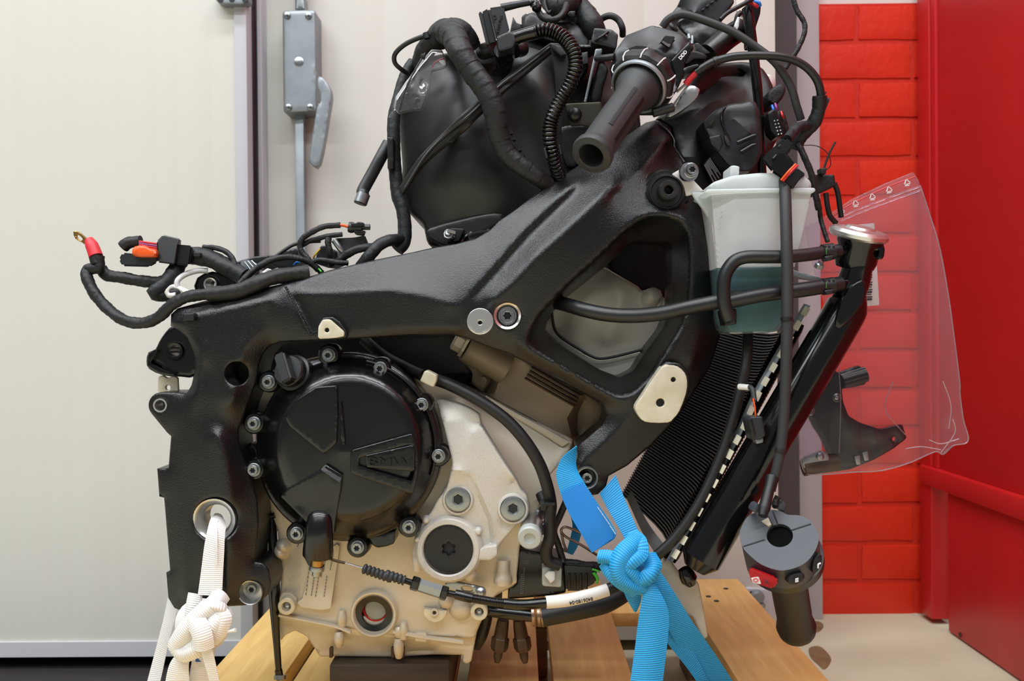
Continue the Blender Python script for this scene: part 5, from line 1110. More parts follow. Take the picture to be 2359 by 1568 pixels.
# plug with red seal
RP = thing('sealed_plug', 'black waterproof plug with an orange red seal ring above the reservoir', 'connector', Z('b', (1860,1420))[0]+(.86,))
prism('plug_body', Z('b', (1650,1205,.855), (1665,1170,.855), (1825,1030,.855), (1895,1085,.855), (1870,1130,.855), (1730,1300,.855)), Z('b', (1655,1205,.885), (1670,1170,.885), (1825,1035,.885), (1895,1090,.885), (1870,1130,.885), (1735,1300,.885)), 'plastic_black', RP, r=.0022)
prism('latch_hood', Z('b', (1760,1170,.845), (1800,1148,.845), (1835,1150,.845), (1905,1240,.845), (1800,1345,.845), (1715,1290,.845)), Z('b', (1765,1170,.875), (1800,1150,.875), (1835,1155,.875), (1905,1240,.875), (1800,1345,.875), (1720,1290,.875)), 'satin_black', RP, r=.0022)
for d_ in (0, 14): tube('seal_ring', Z('b', (1795+d_,1355+d_*.6,.846), (1850+d_,1290+d_*.6,.842), (1905+d_,1235+d_*.6,.846)), 2.6, ('orange', 'red_wire')[d_ > 0], RP, seg=8)
prism('plug_nose', Z('b', (1820,1365,.849), (1915,1262,.849), (1982,1312,.849), (1935,1350,.849), (1880,1428,.849)), Z('b', (1820,1365,.873), (1915,1262,.873), (1982,1312,.873), (1935,1350,.873), (1880,1428,.873)), 'plastic_black', RP, r=.0012)
tube('latch_slot', Z('b', (1735,1195,.8535), (1760,1165,.8535)), 3, 'ink', RP, seg=6, n=2); tube('latch_slot', Z('b', (1775,1105,.8535), (1790,1090,.8535)), 2, 'ink', RP, seg=6, n=2)
# multi-pin plug and cable ends by the head
MP = thing('pin_plug', 'black multi-pin plug with white pins and blue and violet wires', 'connector', Z('k', (600,970))[0]+(.93,))
relief('pin_block', fil(Z('k', (520,810), (570,780), (640,900), (650,960), (590,985), (545,940)), 4), .925, 'plastic_black', MP, r=3, thick=.02)
for k in range(5):
    for j in range(2):
        q = Z('k', (572+k*7+j*22, 865+k*24-j*4))[0]; lathe('pin', q+(.925,), [(1.7,-2), (1.7,1), (.6,1.6)], 'white_print', MP, seg=8)
relief('strain_boot', ccr(Z('k', (510,690), (570,620), (640,600), (650,660), (600,740), (540,750)), 2), .945, 'tape', MP, r=6, thick=.03)
for mt, p0 in (('blue_wire', (555,755)), ('violet_wire', (577,742)), ('red_wire', (620,800))): tube('wire', Z('k', p0+(.93,), (p0[0]+8,p0[1]+25,.927), (p0[0]+15,p0[1]+45,.928)), 3, mt, MP, seg=8)
relief('side_plate', ccr(Z('k', (590,800), (640,800), (680,930), (700,970), (650,960), (610,880)), 2), .93, 'tape', MP, r=5, thick=.02)
# round servo motor
SM = thing('servo_motor', 'round black servo motor housing on the side of the headstock', 'motor', Z('b', (1420,1290))[0]+(.95,))
so = Z('b', (1205,935), (1225,900), (1300,830), (1400,785), (1500,775), (1600,765), (1640,900), (1650,1150), (1560,1290), (1420,1265), (1350,1200), (1310,1150), (1260,1100), (1240,1020))
relief('housing', ccr(so, 2), .94, 'plastic_grey', SM, r=10, thick=.05, res=9, feats=[Z('b', (1260,960,.93), (1300,870,.925), (1400,820,.922), (1580,800,.922)), Z('b', (1290,1030,.925), (1400,1180,.922), (1500,1250,.925)), Z('b', (1450,900,.918), (1560,1000,.916))])
tube('groove', Z('b', (1400,790,.927), (1355,830,.922), (1345,900,.919), (1370,980,.918), (1410,1060,.918)), 3, 'satin_black', SM, seg=8)
for y in (1045, 1115): tube('bar', Z('b', (1465+(y-1045)*.4,y+30,.915), (1570,y-15,.914), (1600,y-25,.914)), 5, 'plastic_black', SM, seg=8)
relief('window', ccr(Z('b', (1370,1025), (1395,1015), (1420,1075), (1400,1098), (1378,1070)), 2), .917, 'ink', SM, r=1, thick=.004)
relief('rim_clip', fil(Z('b', (1250,1030), (1340,1010), (1360,1080), (1330,1140), (1270,1090)), 4), .922, 'plastic_grey', SM, r=3, thick=.012)
relief('bright_edge', ccr(Z('b', (1205,940), (1250,900), (1255,1000), (1225,1020)), 2), .938, 'galvanised', SM, r=2, thick=.01)
# ---------------------------------------------------------------- expansion tank
RT = thing('expansion_tank', 'translucent white coolant expansion tank half full of bluish liquid', 'tank', Z('f', (400,1190))[0]+(.89,))
tb = Z('f', (108,262), (770,250), (745,380), (705,560), (655,760), (610,960), (575,1130), (540,1178), (480,1188), (240,1196), (205,1165), (185,1110), (165,930), (148,760), (125,470))
tu = Z('f', (108,262), (770,250), (745,380), (705,560), (656,752), (149,760), (125,470)); tw = Z('f', (656,752), (610,960), (575,1130), (540,1178), (480,1188), (240,1196), (205,1165), (185,1110), (165,930), (149,760))
relief('upper_shell', tu, .862, 'tank_shell', RT, r=3, thick=.05, res=14, feats=[Z('f', (265,275,.857), (272,500,.857), (280,745,.857)), Z('f', (135,300,.863), (165,740,.863))])
relief('wetted_shell', tw, .862, 'tank_wet', RT, r=3, thick=.05, res=14, feats=[Z('f', (280,765,.857), (285,1170,.859)), Z('f', (170,770,.863), (200,1110,.863))])
lq = Z('f', (160,757), (652,748), (608,958), (570,1125), (535,1168), (480,1176), (245,1184), (215,1155), (195,1105), (175,930))
relief('rear_wall', fil(tb, 8, 2), .913, 'tank_wall', RT, r=4, thick=.002, res=25)
relief('liquid', fil(lq, 6, 2), .865, 'liquid', RT, r=6, thick=.035, res=20, cap=True)
relief('tank_lid', fil(Z('f', (92,240), (100,215), (130,195), (250,155), (420,138), (560,140), (700,150), (760,185), (772,240)), 8, 2), .860, 'tank_shell', RT, r=10, thick=.055, res=14, cap=True)
relief('lid_rim', fil(Z('f', (66,262), (85,245), (440,238), (785,235), (797,250), (780,268), (440,262), (90,275)), 3, 2), .853, 'tank_shell', RT, r=3, thick=.066, res=14, cap=True)
relief('spout', fil(Z('f', (235,92), (262,88), (295,96), (292,150), (232,158)), 3), .868, 'tank_shell', RT, r=3, thick=.03, cap=True)
relief('mount_web', Z('f', (-20,262), (100,265), (112,330), (120,480), (60,380), (0,300)), .885, 'tank_shell', RT, r=2, thick=.004, cap=True)
relief('mount_ear', fil(Z('b', (970,1310), (1040,1270), (1140,1360), (1215,1440), (1080,1475), (1060,1400)), 4), .893, 'label_white', RT, r=2, thick=.004)
for k in range(4): q = Z('f', (180-k*4, 390+k*34))[0]; tube('level_mark', [q+(.8585,), (q[0]-3, q[1]+5, .8585)], 1.0, 'galvanised', RT, seg=6, n=2)
relief('outlet', fil(Z('f', (180,1040), (275,1030), (275,1130), (200,1140)), 3), .852, 'plastic_black', RT, r=3, thick=.02)
# coolant hoses
H1 = fc('coolant_hose', 'f', [(228,1100,.845), (200,1010,.843), (190,900,.842), (205,800,.842), (260,720,.842), (340,690,.842), (480,688,.843), (620,686,.846), (760,672,.852), (870,655,.858), (950,648,.862)], 15.5, 'black hose from the tank bottom bending to the filler neck', 'hose_rubber', cat='hose')
H2 = tube('coolant_hose', Z('e', (870,770,.93), (960,790,.905), (1100,830,.885), (1260,860,.875), (1440,868,.866), (1640,850,.86), (1880,800,.855), (2195,740,.85))+Z('f', (200,985,.848), (450,935,.848), (700,905,.852), (870,878,.858), (960,865,.862)), 16, 'hose_rubber', None, seg=16, n=8, label='long black hose from inside the frame window to the radiator', cat='hose')
for H_, q in ((H1, (885,655)), (H2, (885,878))):
    a_, b_ = Z('f', (q[0]-45,q[1]+6,.857), (q[0]+25,q[1]-4,.858)); tube('clip_sleeve', [a_, b_], 19, 'rubber', H_, seg=20, n=3)
    relief('spring_clip', fil(Z('f', (q[0]-35,q[1]+30), (q[0]+30,q[1]+22), (q[0]+20,q[1]+55), (q[0]-15,q[1]+60)), 3), .848, 'rubber', H_, r=2, thick=.012)
    tube('green_dot', Z('f', (q[0]-20,q[1]-25,.8475), (q[0]-20,q[1]+15,.8475)), .6, 'green_wire', H_, seg=6, n=2)
    for x in (-25, 0, 30): relief('clip_ear', fil(Z('f', (q[0]+x-8,q[1]-42), (q[0]+x+8,q[1]-42), (q[0]+x+8,q[1]-20), (q[0]+x-8,q[1]-20)), 1.5), .850, 'rubber', H_, r=1, thick=.01)
# ---------------------------------------------------------------- radiator
RD = thing('radiator', 'slanted black motorcycle radiator with a silver filler cap', 'radiator', (1600, 1320, .9))
tp = [W(*p) for p in ((1966,668,.878), (1942,725,.878), (1869,850,.878), (1789,985,.878), (1709,1122,.878), (1600,1310,.878))]
L_t = sum((tp[i+1]-tp[i]).length for i in range(len(tp)-1))
link('side_tank', tubem(cr(tp, 8), lambda s, a: .0208*min(1, .62+s/.05, .55+(L_t-s)/.012), 32), 'gloss_black', RD)
nk = [W(*p) for p in Z('f', (1085,590,.872), (1080,690,.872), (1065,770,.873), (1040,860,.876), (990,960,.878))]
link('filler_neck', tubem(cr(nk, 6), lambda s, a: .0148+.004*max(0, min(1, (s-.03)/.04)), 32), 'gloss_black', RD)
relief('neck_facet', ccr(Z('f', (960,1000), (1010,900), (1070,850), (1115,840), (1130,900), (1110,990), (1040,1090), (950,1160), (925,1110)), 2), .856, 'satin_black', RD, r=4, thick=.02)
link('neck_collar', lathem(nk[0], [(.0185,-.026), (.0205,-.020), (.0205,-.004), (.0225,0), (.0225,.004)], (.12,-.25,.95), 40), 'gloss_black', RD)
link('filler_cap', lathem(nk[0]+Vector((-.002,0,.004)), [(.0245,0), (.0262,.002), (.0262,.0055), (.023,.0085), (.014,.0095), (.012,.0115), (.001,.012)], (.16,-.30,.94), 60, True, lambda t: 1+.10*max(0, math.cos(2*t+.4))), 'machined', RD)
relief('cap_skirt', ccr(Z('f', (1150,580), (1240,600), (1246,680), (1225,705), (1200,690), (1215,650), (1150,640)), 2), .855, 'gloss_black', RD, r=2, thick=.01)
for y in (655, 868): tube('neck_nozzle', Z('f', (930,y,.862), (1000,y-6,.868)), 11, 'gloss_black', RD, seg=16)
# core: flat tubes running across the machine, fins between
cA, cB = (1836,738), (1536,1290)
nT = 72; sh_y = .34
core_n = W(*cA, .895)-W(*cB, .895)
cu = core_n.normalized(); cw = Vector((0,1,0)); cn_ = cu.cross(cw).normalized()
for i in range(nT):
    t = (i+.5)/nT; x = cA[0]+(cB[0]-cA[0])*t; y = cA[1]+(cB[1]-cA[1])*t; p = W(x, y, .893)
    bow = lambda q: cn_*(.035*math.sin(math.pi*q))
    me = []; vs_, fs_ = [], []
    for j in range(9):
        q = j/8; c = p+cw*(sh_y*q)+bow(q)*-1; h = .0009; e = .009
        for sx, sz in ((-e,-h), (e,-h), (e,h), (-e,h)): vs_.append(c+cn_*sx+cu*sz)
        if j: k = j*4; fs_ += [(k-4+m_, k-4+(m_+1) % 4, k+(m_+1) % 4, k+m_) for m_ in range(4)]
    link('cooling_tube', mesh(vs_, fs_), 'cast_black', RD, smooth=30)
vs_, fs_ = [], []
for i in range(nT-1):
    t = (i+1)/nT; x = cA[0]+(cB[0]-cA[0])*t; y = cA[1]+(cB[1]-cA[1])*t; p = W(x, y, .893); hh = core_n.length/nT/2-.0009
    for j in range(110):
        q = j/109; c = p+cw*(sh_y*q)-cn_*(.035*math.sin(math.pi*q)); s_ = (1 if j % 2 else -1)*hh
        vs_ += [c+cn_*-.008+cu*s_, c+cn_*.008+cu*s_]
        if j: k = len(vs_); fs_.append((k-4, k-3, k-1, k-2))
link('fins', mesh(vs_, fs_, False), 'cast_black', RD, kind='stuff', smooth=0)
# crimped silver edge
ee = [(1857,700), (1745,895), (1702,990), (1652,1085), (1560,1255), (1540,1290)]
strip('header_plate', [(x-5,y,.89) for x, y in ee], [(x+9,y+4,.884) for x, y in ee], 'galvanised', RD, thick=.003)
ed = resample([(x, y) for x, y in ee], 1.0, False); tabs = 18
for i in range(tabs):
    a_ = ed[int((i+.15)/tabs*len(ed))]; b_ = ed[min(len(ed)-1, int((i+.72)/tabs*len(ed)))]
    strip('crimp_tab', [(a_[0]+1,a_[1],.878), (b_[0]+1,b_[1],.878)], [(a_[0]+12,a_[1]+7,.872), (b_[0]+12,b_[1]+7,.872)], 'pad_alu', RD, thick=.0015, n=2, across=2)
strip('lower_guard', [(1455,1130,1.02), (1490,1200,.98), (1535,1262,.93)], [(1445,1150,1.02), (1480,1225,.98), (1520,1290,.93)], 'galvanised', RD, thick=.003)
relief('foot_bracket', fil(Z('i', (760,930), (800,900), (870,1000), (960,1035), (985,1160), (1012,1330), (985,1345), (930,1220), (860,1200), (800,1110), (770,1010)), 6), .90, 'magnesium', RD, r=3, thick=.02)
tube('rubber_foot', Z('i', (880,960,.885), (905,1010,.885), (925,1050,.885)), 17, 'gloss_black', RD, seg=20, style=[.8, 1.1, 1.15, .6])
tube('edge_hose', Z('i', (1226,-330,.90), (1225,-230,.89), (1215,-130,.885), (1190,-20,.884), (1150,140,.882), (1090,330,.88), (1010,520,.878), (920,680,.877), (820,810,.878), (720,905,.88)), 12, 'rubber', None, seg=14, label='black rubber hose following the inner edge of the radiator', cat='hose')
tube('edge_hose', Z('f', (345,1200,.885), (335,1300,.884), (310,1440,.884)), 11, 'rubber', bpy.data.objects['edge_hose'], seg=14) if False else None
SP = thing('speed_sensor_plug', 'small grey plug dangling on an orange wire before the radiator tank', 'connector', Z('i', (1280,285))[0]+(.845,))
relief('plug', fil(Z('i', (1222,155), (1245,142), (1305,138), (1322,240), (1300,262), (1245,265)), 3), .843, 'plastic_grey', SP, r=2.5, thick=.018)
relief('plug_rib', fil(Z('i', (1228,158), (1250,150), (1270,235), (1250,262)), 2), .840, 'plastic_black', SP, r=2, thick=.006)
relief('plug_tip', fil(Z('i', (1265,262), (1310,255), (1310,278), (1275,288)), 2), .845, 'galvanised', SP, r=1.5, thick=.012)
tube('orange_wire', Z('i', (1255,40,.848), (1265,90,.847), (1268,140,.848)), 2, 'orange', SP, seg=8)
tube('taped_top', Z('j', (260,85,.862), (290,100,.855), (302,160,.85)), 6, 'rubber_grey', SP, seg=12)
tube('white_sleeve', Z('j', (225,88,.868), (275,92,.858)), 7, 'white_plastic', SP, seg=12, n=2)
# ---------------------------------------------------------------- right handlebar control hanging on its cable
RC = thing('handlebar_control', 'handlebar switch unit with a red kill switch hanging upside down on its cable', 'handlebar control', Z('t', (500,1500))[0]+(.93,))
F_ = W(*Z('t', (350,510))[0], .812); G_ = W(*Z('t', (505,1390))[0], .925); ra_ = (G_-F_).normalized()
def ext(name, pts, n_, depth, mat, c=F_, bev=.0025, holes=None, parent=RC, start=0.):
    P = [onplane(*Z('t', p)[0], c, n_)+n_*start for p in pts]; k = len(P)
    if holes:
        Hh = [onplane(*Z('t', p)[0], c, n_)+n_*start for p in holes]; h = len(Hh)
        bm = bmesh.new(); A = [bm.verts.new(p) for p in P]; B = [bm.verts.new(p) for p in Hh]
        es = [bm.edges.new((A[i], A[(i+1) % k])) for i in range(k)]+[bm.edges.new((B[i], B[(i+1) % h])) for i in range(h)]
        bmesh.ops.triangle_fill(bm, edges=es, use_beauty=True, use_dissolve=False)
        r_ = bmesh.ops.extrude_face_region(bm, geom=bm.faces[:]); bmesh.ops.translate(bm, verts=[v for v in r_['geom'] if isinstance(v, bmesh.types.BMVert)], vec=n_*depth)
        bmesh.ops.recalc_face_normals(bm, faces=bm.faces); me = bpy.data.meshes.new('m'); bm.to_mesh(me); bm.free()
    else:
        me = mesh(P+[p+n_*depth for p in P], [range(k), range(k, 2*k)]+[(i, (i+1) % k, k+(i+1) % k, k+i) for i in range(k)])
        if bev:
            bm = bmesh.new(); bm.from_mesh(me); bmesh.ops.bevel(bm, geom=[e for e in bm.edges if abs((e.verts[0].co-e.verts[1].co).normalized().dot(n_)) < .5], offset=bev, segments=3, affect='EDGES', clamp_overlap=True); bmesh.ops.recalc_face_normals(bm, faces=bm.faces); bm.to_mesh(me); bm.free()
    return link(name, me, mat, parent)
outl = ccr([(15,490), (28,430), (70,350), (120,310), (200,285), (300,275), (370,290), (430,318), (510,322), (585,342), (645,395), (690,490), (690,560), (645,660), (560,745), (430,792), (330,792), (200,745), (100,665), (40,595)], 3)
hole_ = circ(360,497,114,28,100)
ext('switch_housing', [tuple(p) for p in outl], ra_, .030, 'switch_grey', holes=hole_)
ext('bore_shade', circ(360,497,116,28,102), ra_, .001, 'void_black', bev=0, start=.004)  # black disc just inside the hole, painting its inner shade
e2 = [((x-360)*1.0+375, (y-500)*1.0+560) for x, y in outl]
for a_, b_ in (((45,592), (232,533)), ((463,452), (628,398)), ((255,330), (300,415)), ((300,290), (345,405)), ((300,412), (345,405))):
    A = [onplane(*Z('t', p)[0], F_, ra_)-ra_*.0002 for p in (a_, b_)]; link('seam', tubem(A, .0007, 6), 'ink', RC)
ext('cable_clamp', [(205,380), (262,350), (290,410), (265,425), (230,400)], ra_, .003, 'label_alu', bev=.0005, start=-.002)
rb2 = F_+ra_*.030
cen_ax = onplane(*Z('t', (365,500))[0], F_, ra_)
link('lower_ring', lathem(cen_ax+ra_*.028, [(.0315,0), (.0365,.002), (.0365,.012), (.033,.015), (.018,.016)], ra_, 48), 'plastic_black', RC)
link('grip', lathem(cen_ax+ra_*.046, [(.0182,-.004), (.0176,.01), (.0176,.104), (.0196,.110), (.0202,.114), (.0194,.120), (.014,.125), (.004,.126)], ra_, 48, True, lambda t: 1+.012*abs(math.sin(6*t))), 'rubber', RC)
sd = Vector((0,-1,0)); fD = .778
prism('kill_switch', Z('t', (88,790,.791), (110,768,.788), (325,850,.782), (350,890,.784), (300,955,.788), (115,900,.82)), Z('t', (95,790,.84), (115,775,.84), (325,855,.84), (345,890,.84), (300,950,.84), (120,900,.84)), 'red_switch', RC, r=.002)
relief('run_symbol', fil(Z('t', (112,862), (178,852), (200,915), (130,905)), 2), .7875, 'white_print', RC, r=0, thick=.0006)
relief('run_ring', circ(*Z('t', (154,882))[0], 6.5, 16, 4.5), .787, 'red_switch', RC, r=0, thick=.0006, holes=[circ(*Z('t', (154,882))[0], 4.8, 14, 3)])
tube('off_symbol', Z('t', (222,872,.784), (268,918,.784)), 1, 'ink', RC, seg=6, n=2); tube('off_symbol', Z('t', (262,878,.784), (228,912,.784)), 1, 'ink', RC, seg=6, n=2)
relief('mode_button', ccr(Z('t', (430,890), (450,845), (530,820), (570,830), (565,880), (500,920), (445,915)), 2), .782, 'rubber', RC, r=3, thick=.02)
for dy in (0, 12, 24): tube('mode_symbol', Z('t', (493,872+dy,.779), (520,866+dy,.779)), 1.4, 'white_print', RC, seg=6, n=2)
relief('start_button', ccr(Z('t', (640,790), (650,710), (690,660), (720,670), (715,760), (660,825)), 2), .788, 'rubber', RC, r=3, thick=.02)
tube('start_symbol', Z('t', (690,778,.785), (692,745,.785), (712,735,.785)), 2, 'white_print', RC, seg=6, n=3)
relief('clamp_screw', ccr(Z('t', (125,280), (150,235), (185,230), (180,290), (140,300)), 2), .822, 'switch_grey', RC, r=2, thick=.015)
relief('side_lug', fil(Z('t', (320,260), (390,205), (418,225), (400,300)), 3), .835, 'switch_grey', RC, r=2, thick=.02)
tube('side_plug', Z('t', (345,160,.84), (325,200,.84), (320,250,.835)), 7, 'rubber', RC, seg=12)
tube('boot', Z('t', (295,0,.832), (270,90,.826), (235,230,.818), (210,330,.812)), 12.5, 'rubber', RC, seg=18, style=[1.25, 1, 1, 1.05, 1.1, .75])
tube('boot_rim', Z('t', (296,-5,.832), (290,20,.832)), 16, 'rubber', RC, seg=18, n=2)
tube('control_cable', [(1806,405,.865), (1809,450,.85), (1812,560,.838), (1814,680,.834), (1812,800,.832), (1808,920,.832), (1800,1020,.832), (1790,1075,.832), (1780,1112,.832), (1776,1130,.831)], 13, 'rubber_grey', RC, seg=16, n=9, style=[1, 1, 1, 1, .98, .9, .88, .8])
for y in (730, 1034): tube('cable_collar', [(1812 if y < 900 else 1799,y,.832), (1812 if y < 900 else 1797,y+8,.832)], 13.6, 'rubber', RC, seg=16, n=2)
# ---------------------------------------------------------------- clear bag with bracket
PB = thing('parts_bag', 'large clear zip bag with red seal hanging by the radiator', 'bag', (2030, 1085, .98))
bo = Z('f', (720,490), (900,398), (1030,310), (1240,210), (1436,130), (1470,180), (1487,232), (1540,400), (1605,610), (1660,900), (1700,1180), (1740,1500))+Z('j', (1335,120), (1352,250), (1376,360), (1300,385), (1250,428), (1210,415), (1080,470), (940,510), (800,518), (640,530), (560,520), (530,440), (508,260), (505,120), (540,0))+Z('f', (760,1300), (850,1000), (760,700))
relief('front_film', fil(bo, 3, 2), .955, 'bag_film', PB, r=3, thick=.0, res=16, feats=[Z('f', (1000,480,.953), (1300,380,.953), (1480,300,.958)), Z('f', (1100,700,.946), (1350,1000,.940), (1500,1300,.945)), Z('j', (700,100,.945), (900,350,.94), (1100,420,.948)), Z('j', (1200,150,.948), (1260,330,.955)), Z('f', (1530,900,.957), (1590,1250,.95))])
relief('back_film', fil(bo, 3, 2), .985, 'bag_film_back', PB, r=0, thick=.0, res=30)
zl_ = Z('f', (730,500), (900,412), (1035,325), (1245,222), (1442,142)); zr_ = Z('f', (760,520), (930,450), (1060,390), (1270,310), (1485,232))
tube('red_seal', [(p[0]+2,p[1]+8,.951) for p in Z('f', (900,400), (1030,316), (1240,216), (1442,140))], 1.6, 'red_wire', PB, seg=6)
for k in (0, 1): tube('zip_ridge', [(p[0],p[1]+k*9-3,.950) for p in zr_[1:]], 2.3, 'bag_film', PB, seg=8)
tube('side_seam', [(x,y,.958) for x, y in bo[6:17]], 1.6, 'bag_seam_glint', PB, seg=6)
tube('bottom_seam', [(x,y,.958) for x, y in bo[15:24]], 1.5, 'bag_seam_glint', PB, seg=6)
for pts in (((1250,60), (1290,180), (1280,300)), ((1180,355), (1240,375), (1330,350)), ((1000,60), (960,200), (1060,330)), ((720,-60), (735,150), (728,420)), ((1060,400), (1140,390), (1240,405)), ((1300,250), (1310,320), (1240,420))): tube('crease_highlight', [(x,y,.947) for x, y in Z('j', *pts)], 1.1, 'bag_seam_glint', PB, seg=6)  # thin milky tubes painting highlights along the creases of the film
def recycle(px, py, s, rot):
    q = []
    for i in range(3):
        a = rot+i*2*math.pi/3-math.pi/2; b = a+2*math.pi/3
        P0 = (px+s*math.cos(a), py+s*math.sin(a)); P1 = (px+s*math.cos(b), py+s*math.sin(b))
        L = lambda t: (P0[0]+(P1[0]-P0[0])*t, P0[1]+(P1[1]-P0[1])*t, .9495)
        q.append(tubem([W(*L(.1)), W(*L(.85))], .0006, 6))
    q.append(tubem([W(px-s*.6, py+s*.95, .9495), W(px+s*.6, py+s*.8, .9495)], .0006, 6))
    link('recycling_mark', join(q), 'white_print', PB)
for p in Z('f', (1396,200), (1278,248), (1168,294), (1058,338), (965,388)): recycle(p[0], p[1], 8.5, -.25)
BK = thing('metal_bracket', 'black folded metal bracket with rivets inside the clear bag', 'bracket', Z('j', (850,500))[0]+(.972,))
bk = Z('j', (535,185), (590,60), (640,-40), (690,-20), (720,20), (830,-20), (868,40), (860,78), (790,92), (740,98), (748,165), (775,235), (830,268), (935,302), (1045,276), (1068,348), (1000,400), (905,455), (780,505), (700,516), (668,420), (640,350), (600,290), (575,235))
relief('plate', fil(bk, 5, 2), .972, 'satin_black', BK, r=2, thick=.006, res=14, cap=True, holes=[circ(*Z('j', (1008,352))[0], 6, 14)], feats=[Z('j', (690,20,.966), (720,200,.964), (800,330,.966), (900,400,.97))])
for p in ((715,145), (580,210), (660,5)): lathe('rivet', Z('j', p)[0]+(.966,), [(11,-3), (11,2), (8,4), (7,2), (3,4), (1,4)], 'zinc', BK, seg=24)
tube('rubber_bush', Z('j', (740,60,.965), (860,25,.965)), 18, 'satin_black', BK, seg=24, n=2)
for p in ((820,460), (860,440)): relief('bent_tab', fil(Z('j', (p[0]-15,p[1]-20), (p[0]+12,p[1]-25), (p[0]+18,p[1]+18), (p[0]-5,p[1]+22)), 2), .963, 'zinc', BK, r=1, thick=.004)
tube('foot_peg', Z('j', (545,495,.965), (620,482,.965), (720,470,.965)), 20, 'bronze', BK, seg=20, n=3)
relief('peg_plate', fil(Z('j', (540,470), (560,440), (640,412), (670,420), (690,480), (550,500)), 4), .957, 'zinc', BK, r=2, thick=.006)
lathe('peg_bolt', Z('j', (632,440))[0]+(.956,), [(9,-2), (9,2), (6,4), (2,4)], 'zinc', BK, seg=20)
TG = relief('barcode_tag', fil(Z('f', (962,488), (1180,466), (1214,1005), (1010,1022)), 3), .978, 'label_white', None, r=0, thick=.0008, cap=True, label='white card tag with a barcode inside the clear bag', cat='tag')
for k in range(14):
    y = 760+k*16; a_, b_ = Z('f', (1120,y), (1168-(k % 3)*3,y-2)); tube('bar', [a_+(.9772,), b_+(.9772,)], (1.2, 2.2, .9)[k % 3], 'ink', TG, seg=4, n=1)
lathe('tag_eyelet', Z('f', (1075,512))[0]+(.9772,), [(6,-.5), (6,.5), (3,1)], 'grey_print', TG, seg=16)
# foam pad tied to the lead and its cable tie
FP = thing('felt_pad', 'dark felt pad tied round a lead with a cable tie by the bricks', 'pad', Z('k', (930,1390))[0]+(.94,))
relief('pad', fil(Z('k', (850,1250), (1000,1250), (1012,1330), (930,1370), (860,1400), (830,1400)), 4), .935, 'tape', FP, r=4, thick=.02)
tube('tie_tail', Z('k', (925,1210,.93), (960,1110,.928), (1008,1015,.925)), 2.6, 'rubber_grey', FP, seg=6)
relief('tie_head', fil(Z('k', (898,1205), (945,1200), (940,1245), (905,1245)), 2), .926, 'rubber', FP, r=1.5, thick=.01)
fc('black_lead', 'k', [(1000,1310,.94), (1025,1380,.94), (1040,1480,.942), (1050,1554,.945)], 6, 'black lead hanging from the felt pad into the bag', 'rubber')
fc('black_lead', 'f', [(862,270,.94), (872,350,.94), (890,420,.942), (930,468,.945)], 6, 'black lead with a cut end curling beside the clear bag', 'rubber')
relief('lamp_bracket', fil(Z('f', (640,770), (700,790), (840,830), (830,850), (700,830), (645,810)), 3), .90, 'galvanised', None, r=2, thick=.01, label='thin silver bracket arm between tank and filler neck', cat='bracket')
lathe('bracket_nut', Z('f', (820,745))[0]+(.90,), [(11,-6), (11,4), (7,6), (6,12), (2,13)], 'zinc', bpy.data.objects['lamp_bracket'], seg=6, axis=(.2,-.5,.8))
# ================================================================ straps
BS = thing('blue_strap', 'bright blue tie-down webbing knotted below the frame', 'strap', Z('i', (900,1568))[0]+(.95,))
strip('loop_band', Z('i', (300,298,.868), (225,360,.864), (192,450,.862), (215,555,.862), (262,665,.862), (330,780,.862), (385,872,.864)), Z('i', (303,300,.875), (300,410,.872), (345,500,.866), (420,615,.864), (480,700,.864), (515,765,.864), (505,800,.866)), 'blue_web', BS, n=10)
strip('sewn_label', Z('i', (216,556,.859), (262,665,.859), (330,780,.859), (383,874,.861)), Z('i', (335,498,.862), (405,600,.861), (470,700,.861), (502,792,.862)), 'blue_label', BS, thick=.001, n=8)
for k in range(9): a_ = Z('i', (415+k*11, 628+k*16+(k > 5)*4))[0]; tube('stitch', [a_+(.858,), (a_[0]+4,a_[1]+6,.858)], 1.0, 'white_print', BS, seg=6, n=1)
strip('rear_band', Z('i', (425,555,.895), (470,640,.89), (540,760,.882), (600,880,.875)), Z('i', (512,455,.90), (560,580,.893), (620,725,.884), (685,870,.875)), 'blue_web', BS, n=10)
tl = Z('i', (690,960,.872), (740,1100,.874), (800,1290,.885), (900,1450,.90), (975,1580,.91), (1060,1700,.93)); tr_ = Z('i', (735,945,.872), (830,1090,.876), (930,1250,.888), (1050,1420,.905), (1160,1590,.92), (1235,1700,.94))
strip('anchor_band', tl, tr_, 'blue_web', BS, n=10)
strip('anchor_fold', Z('i', (660,1120,.884), (770,1330,.89), (900,1500,.90), (955,1580,.905), (1030,1700,.925)), Z('i', (740,1040,.88), (830,1230,.888), (950,1440,.90), (1020,1580,.908), (1085,1700,.928)), 'blue_web', BS, n=10)
strip('tail_band', Z('i', (655,1020,.86), (655,1110,.858), (635,1240,.858), (615,1400,.858), (590,1585,.858), (580,1740,.858), (560,1905,.860)), Z('i', (700,1000,.862), (775,1130,.858), (800,1220,.858), (790,1380,.858), (765,1590,.858), (755,1740,.858), (745,1905,.860)), 'blue_web', BS, n=10, sag=-.003)
rib_strip('knot_turn', [q for q in [(*Z('i', (420,895))[0], .862, 16, 0), (*Z('i', (480,900))[0], .858, 17, 10), (*Z('i', (545,935))[0], .852, 17, 20), (*Z('i', (600,985))[0], .852, 16, 10), (*Z('i', (650,1050))[0], .858, 16, -10), (*Z('i', (690,1080))[0], .864, 15, 0)]], 16, 'blue_web', BS, sag=.005, across=8, n=10)
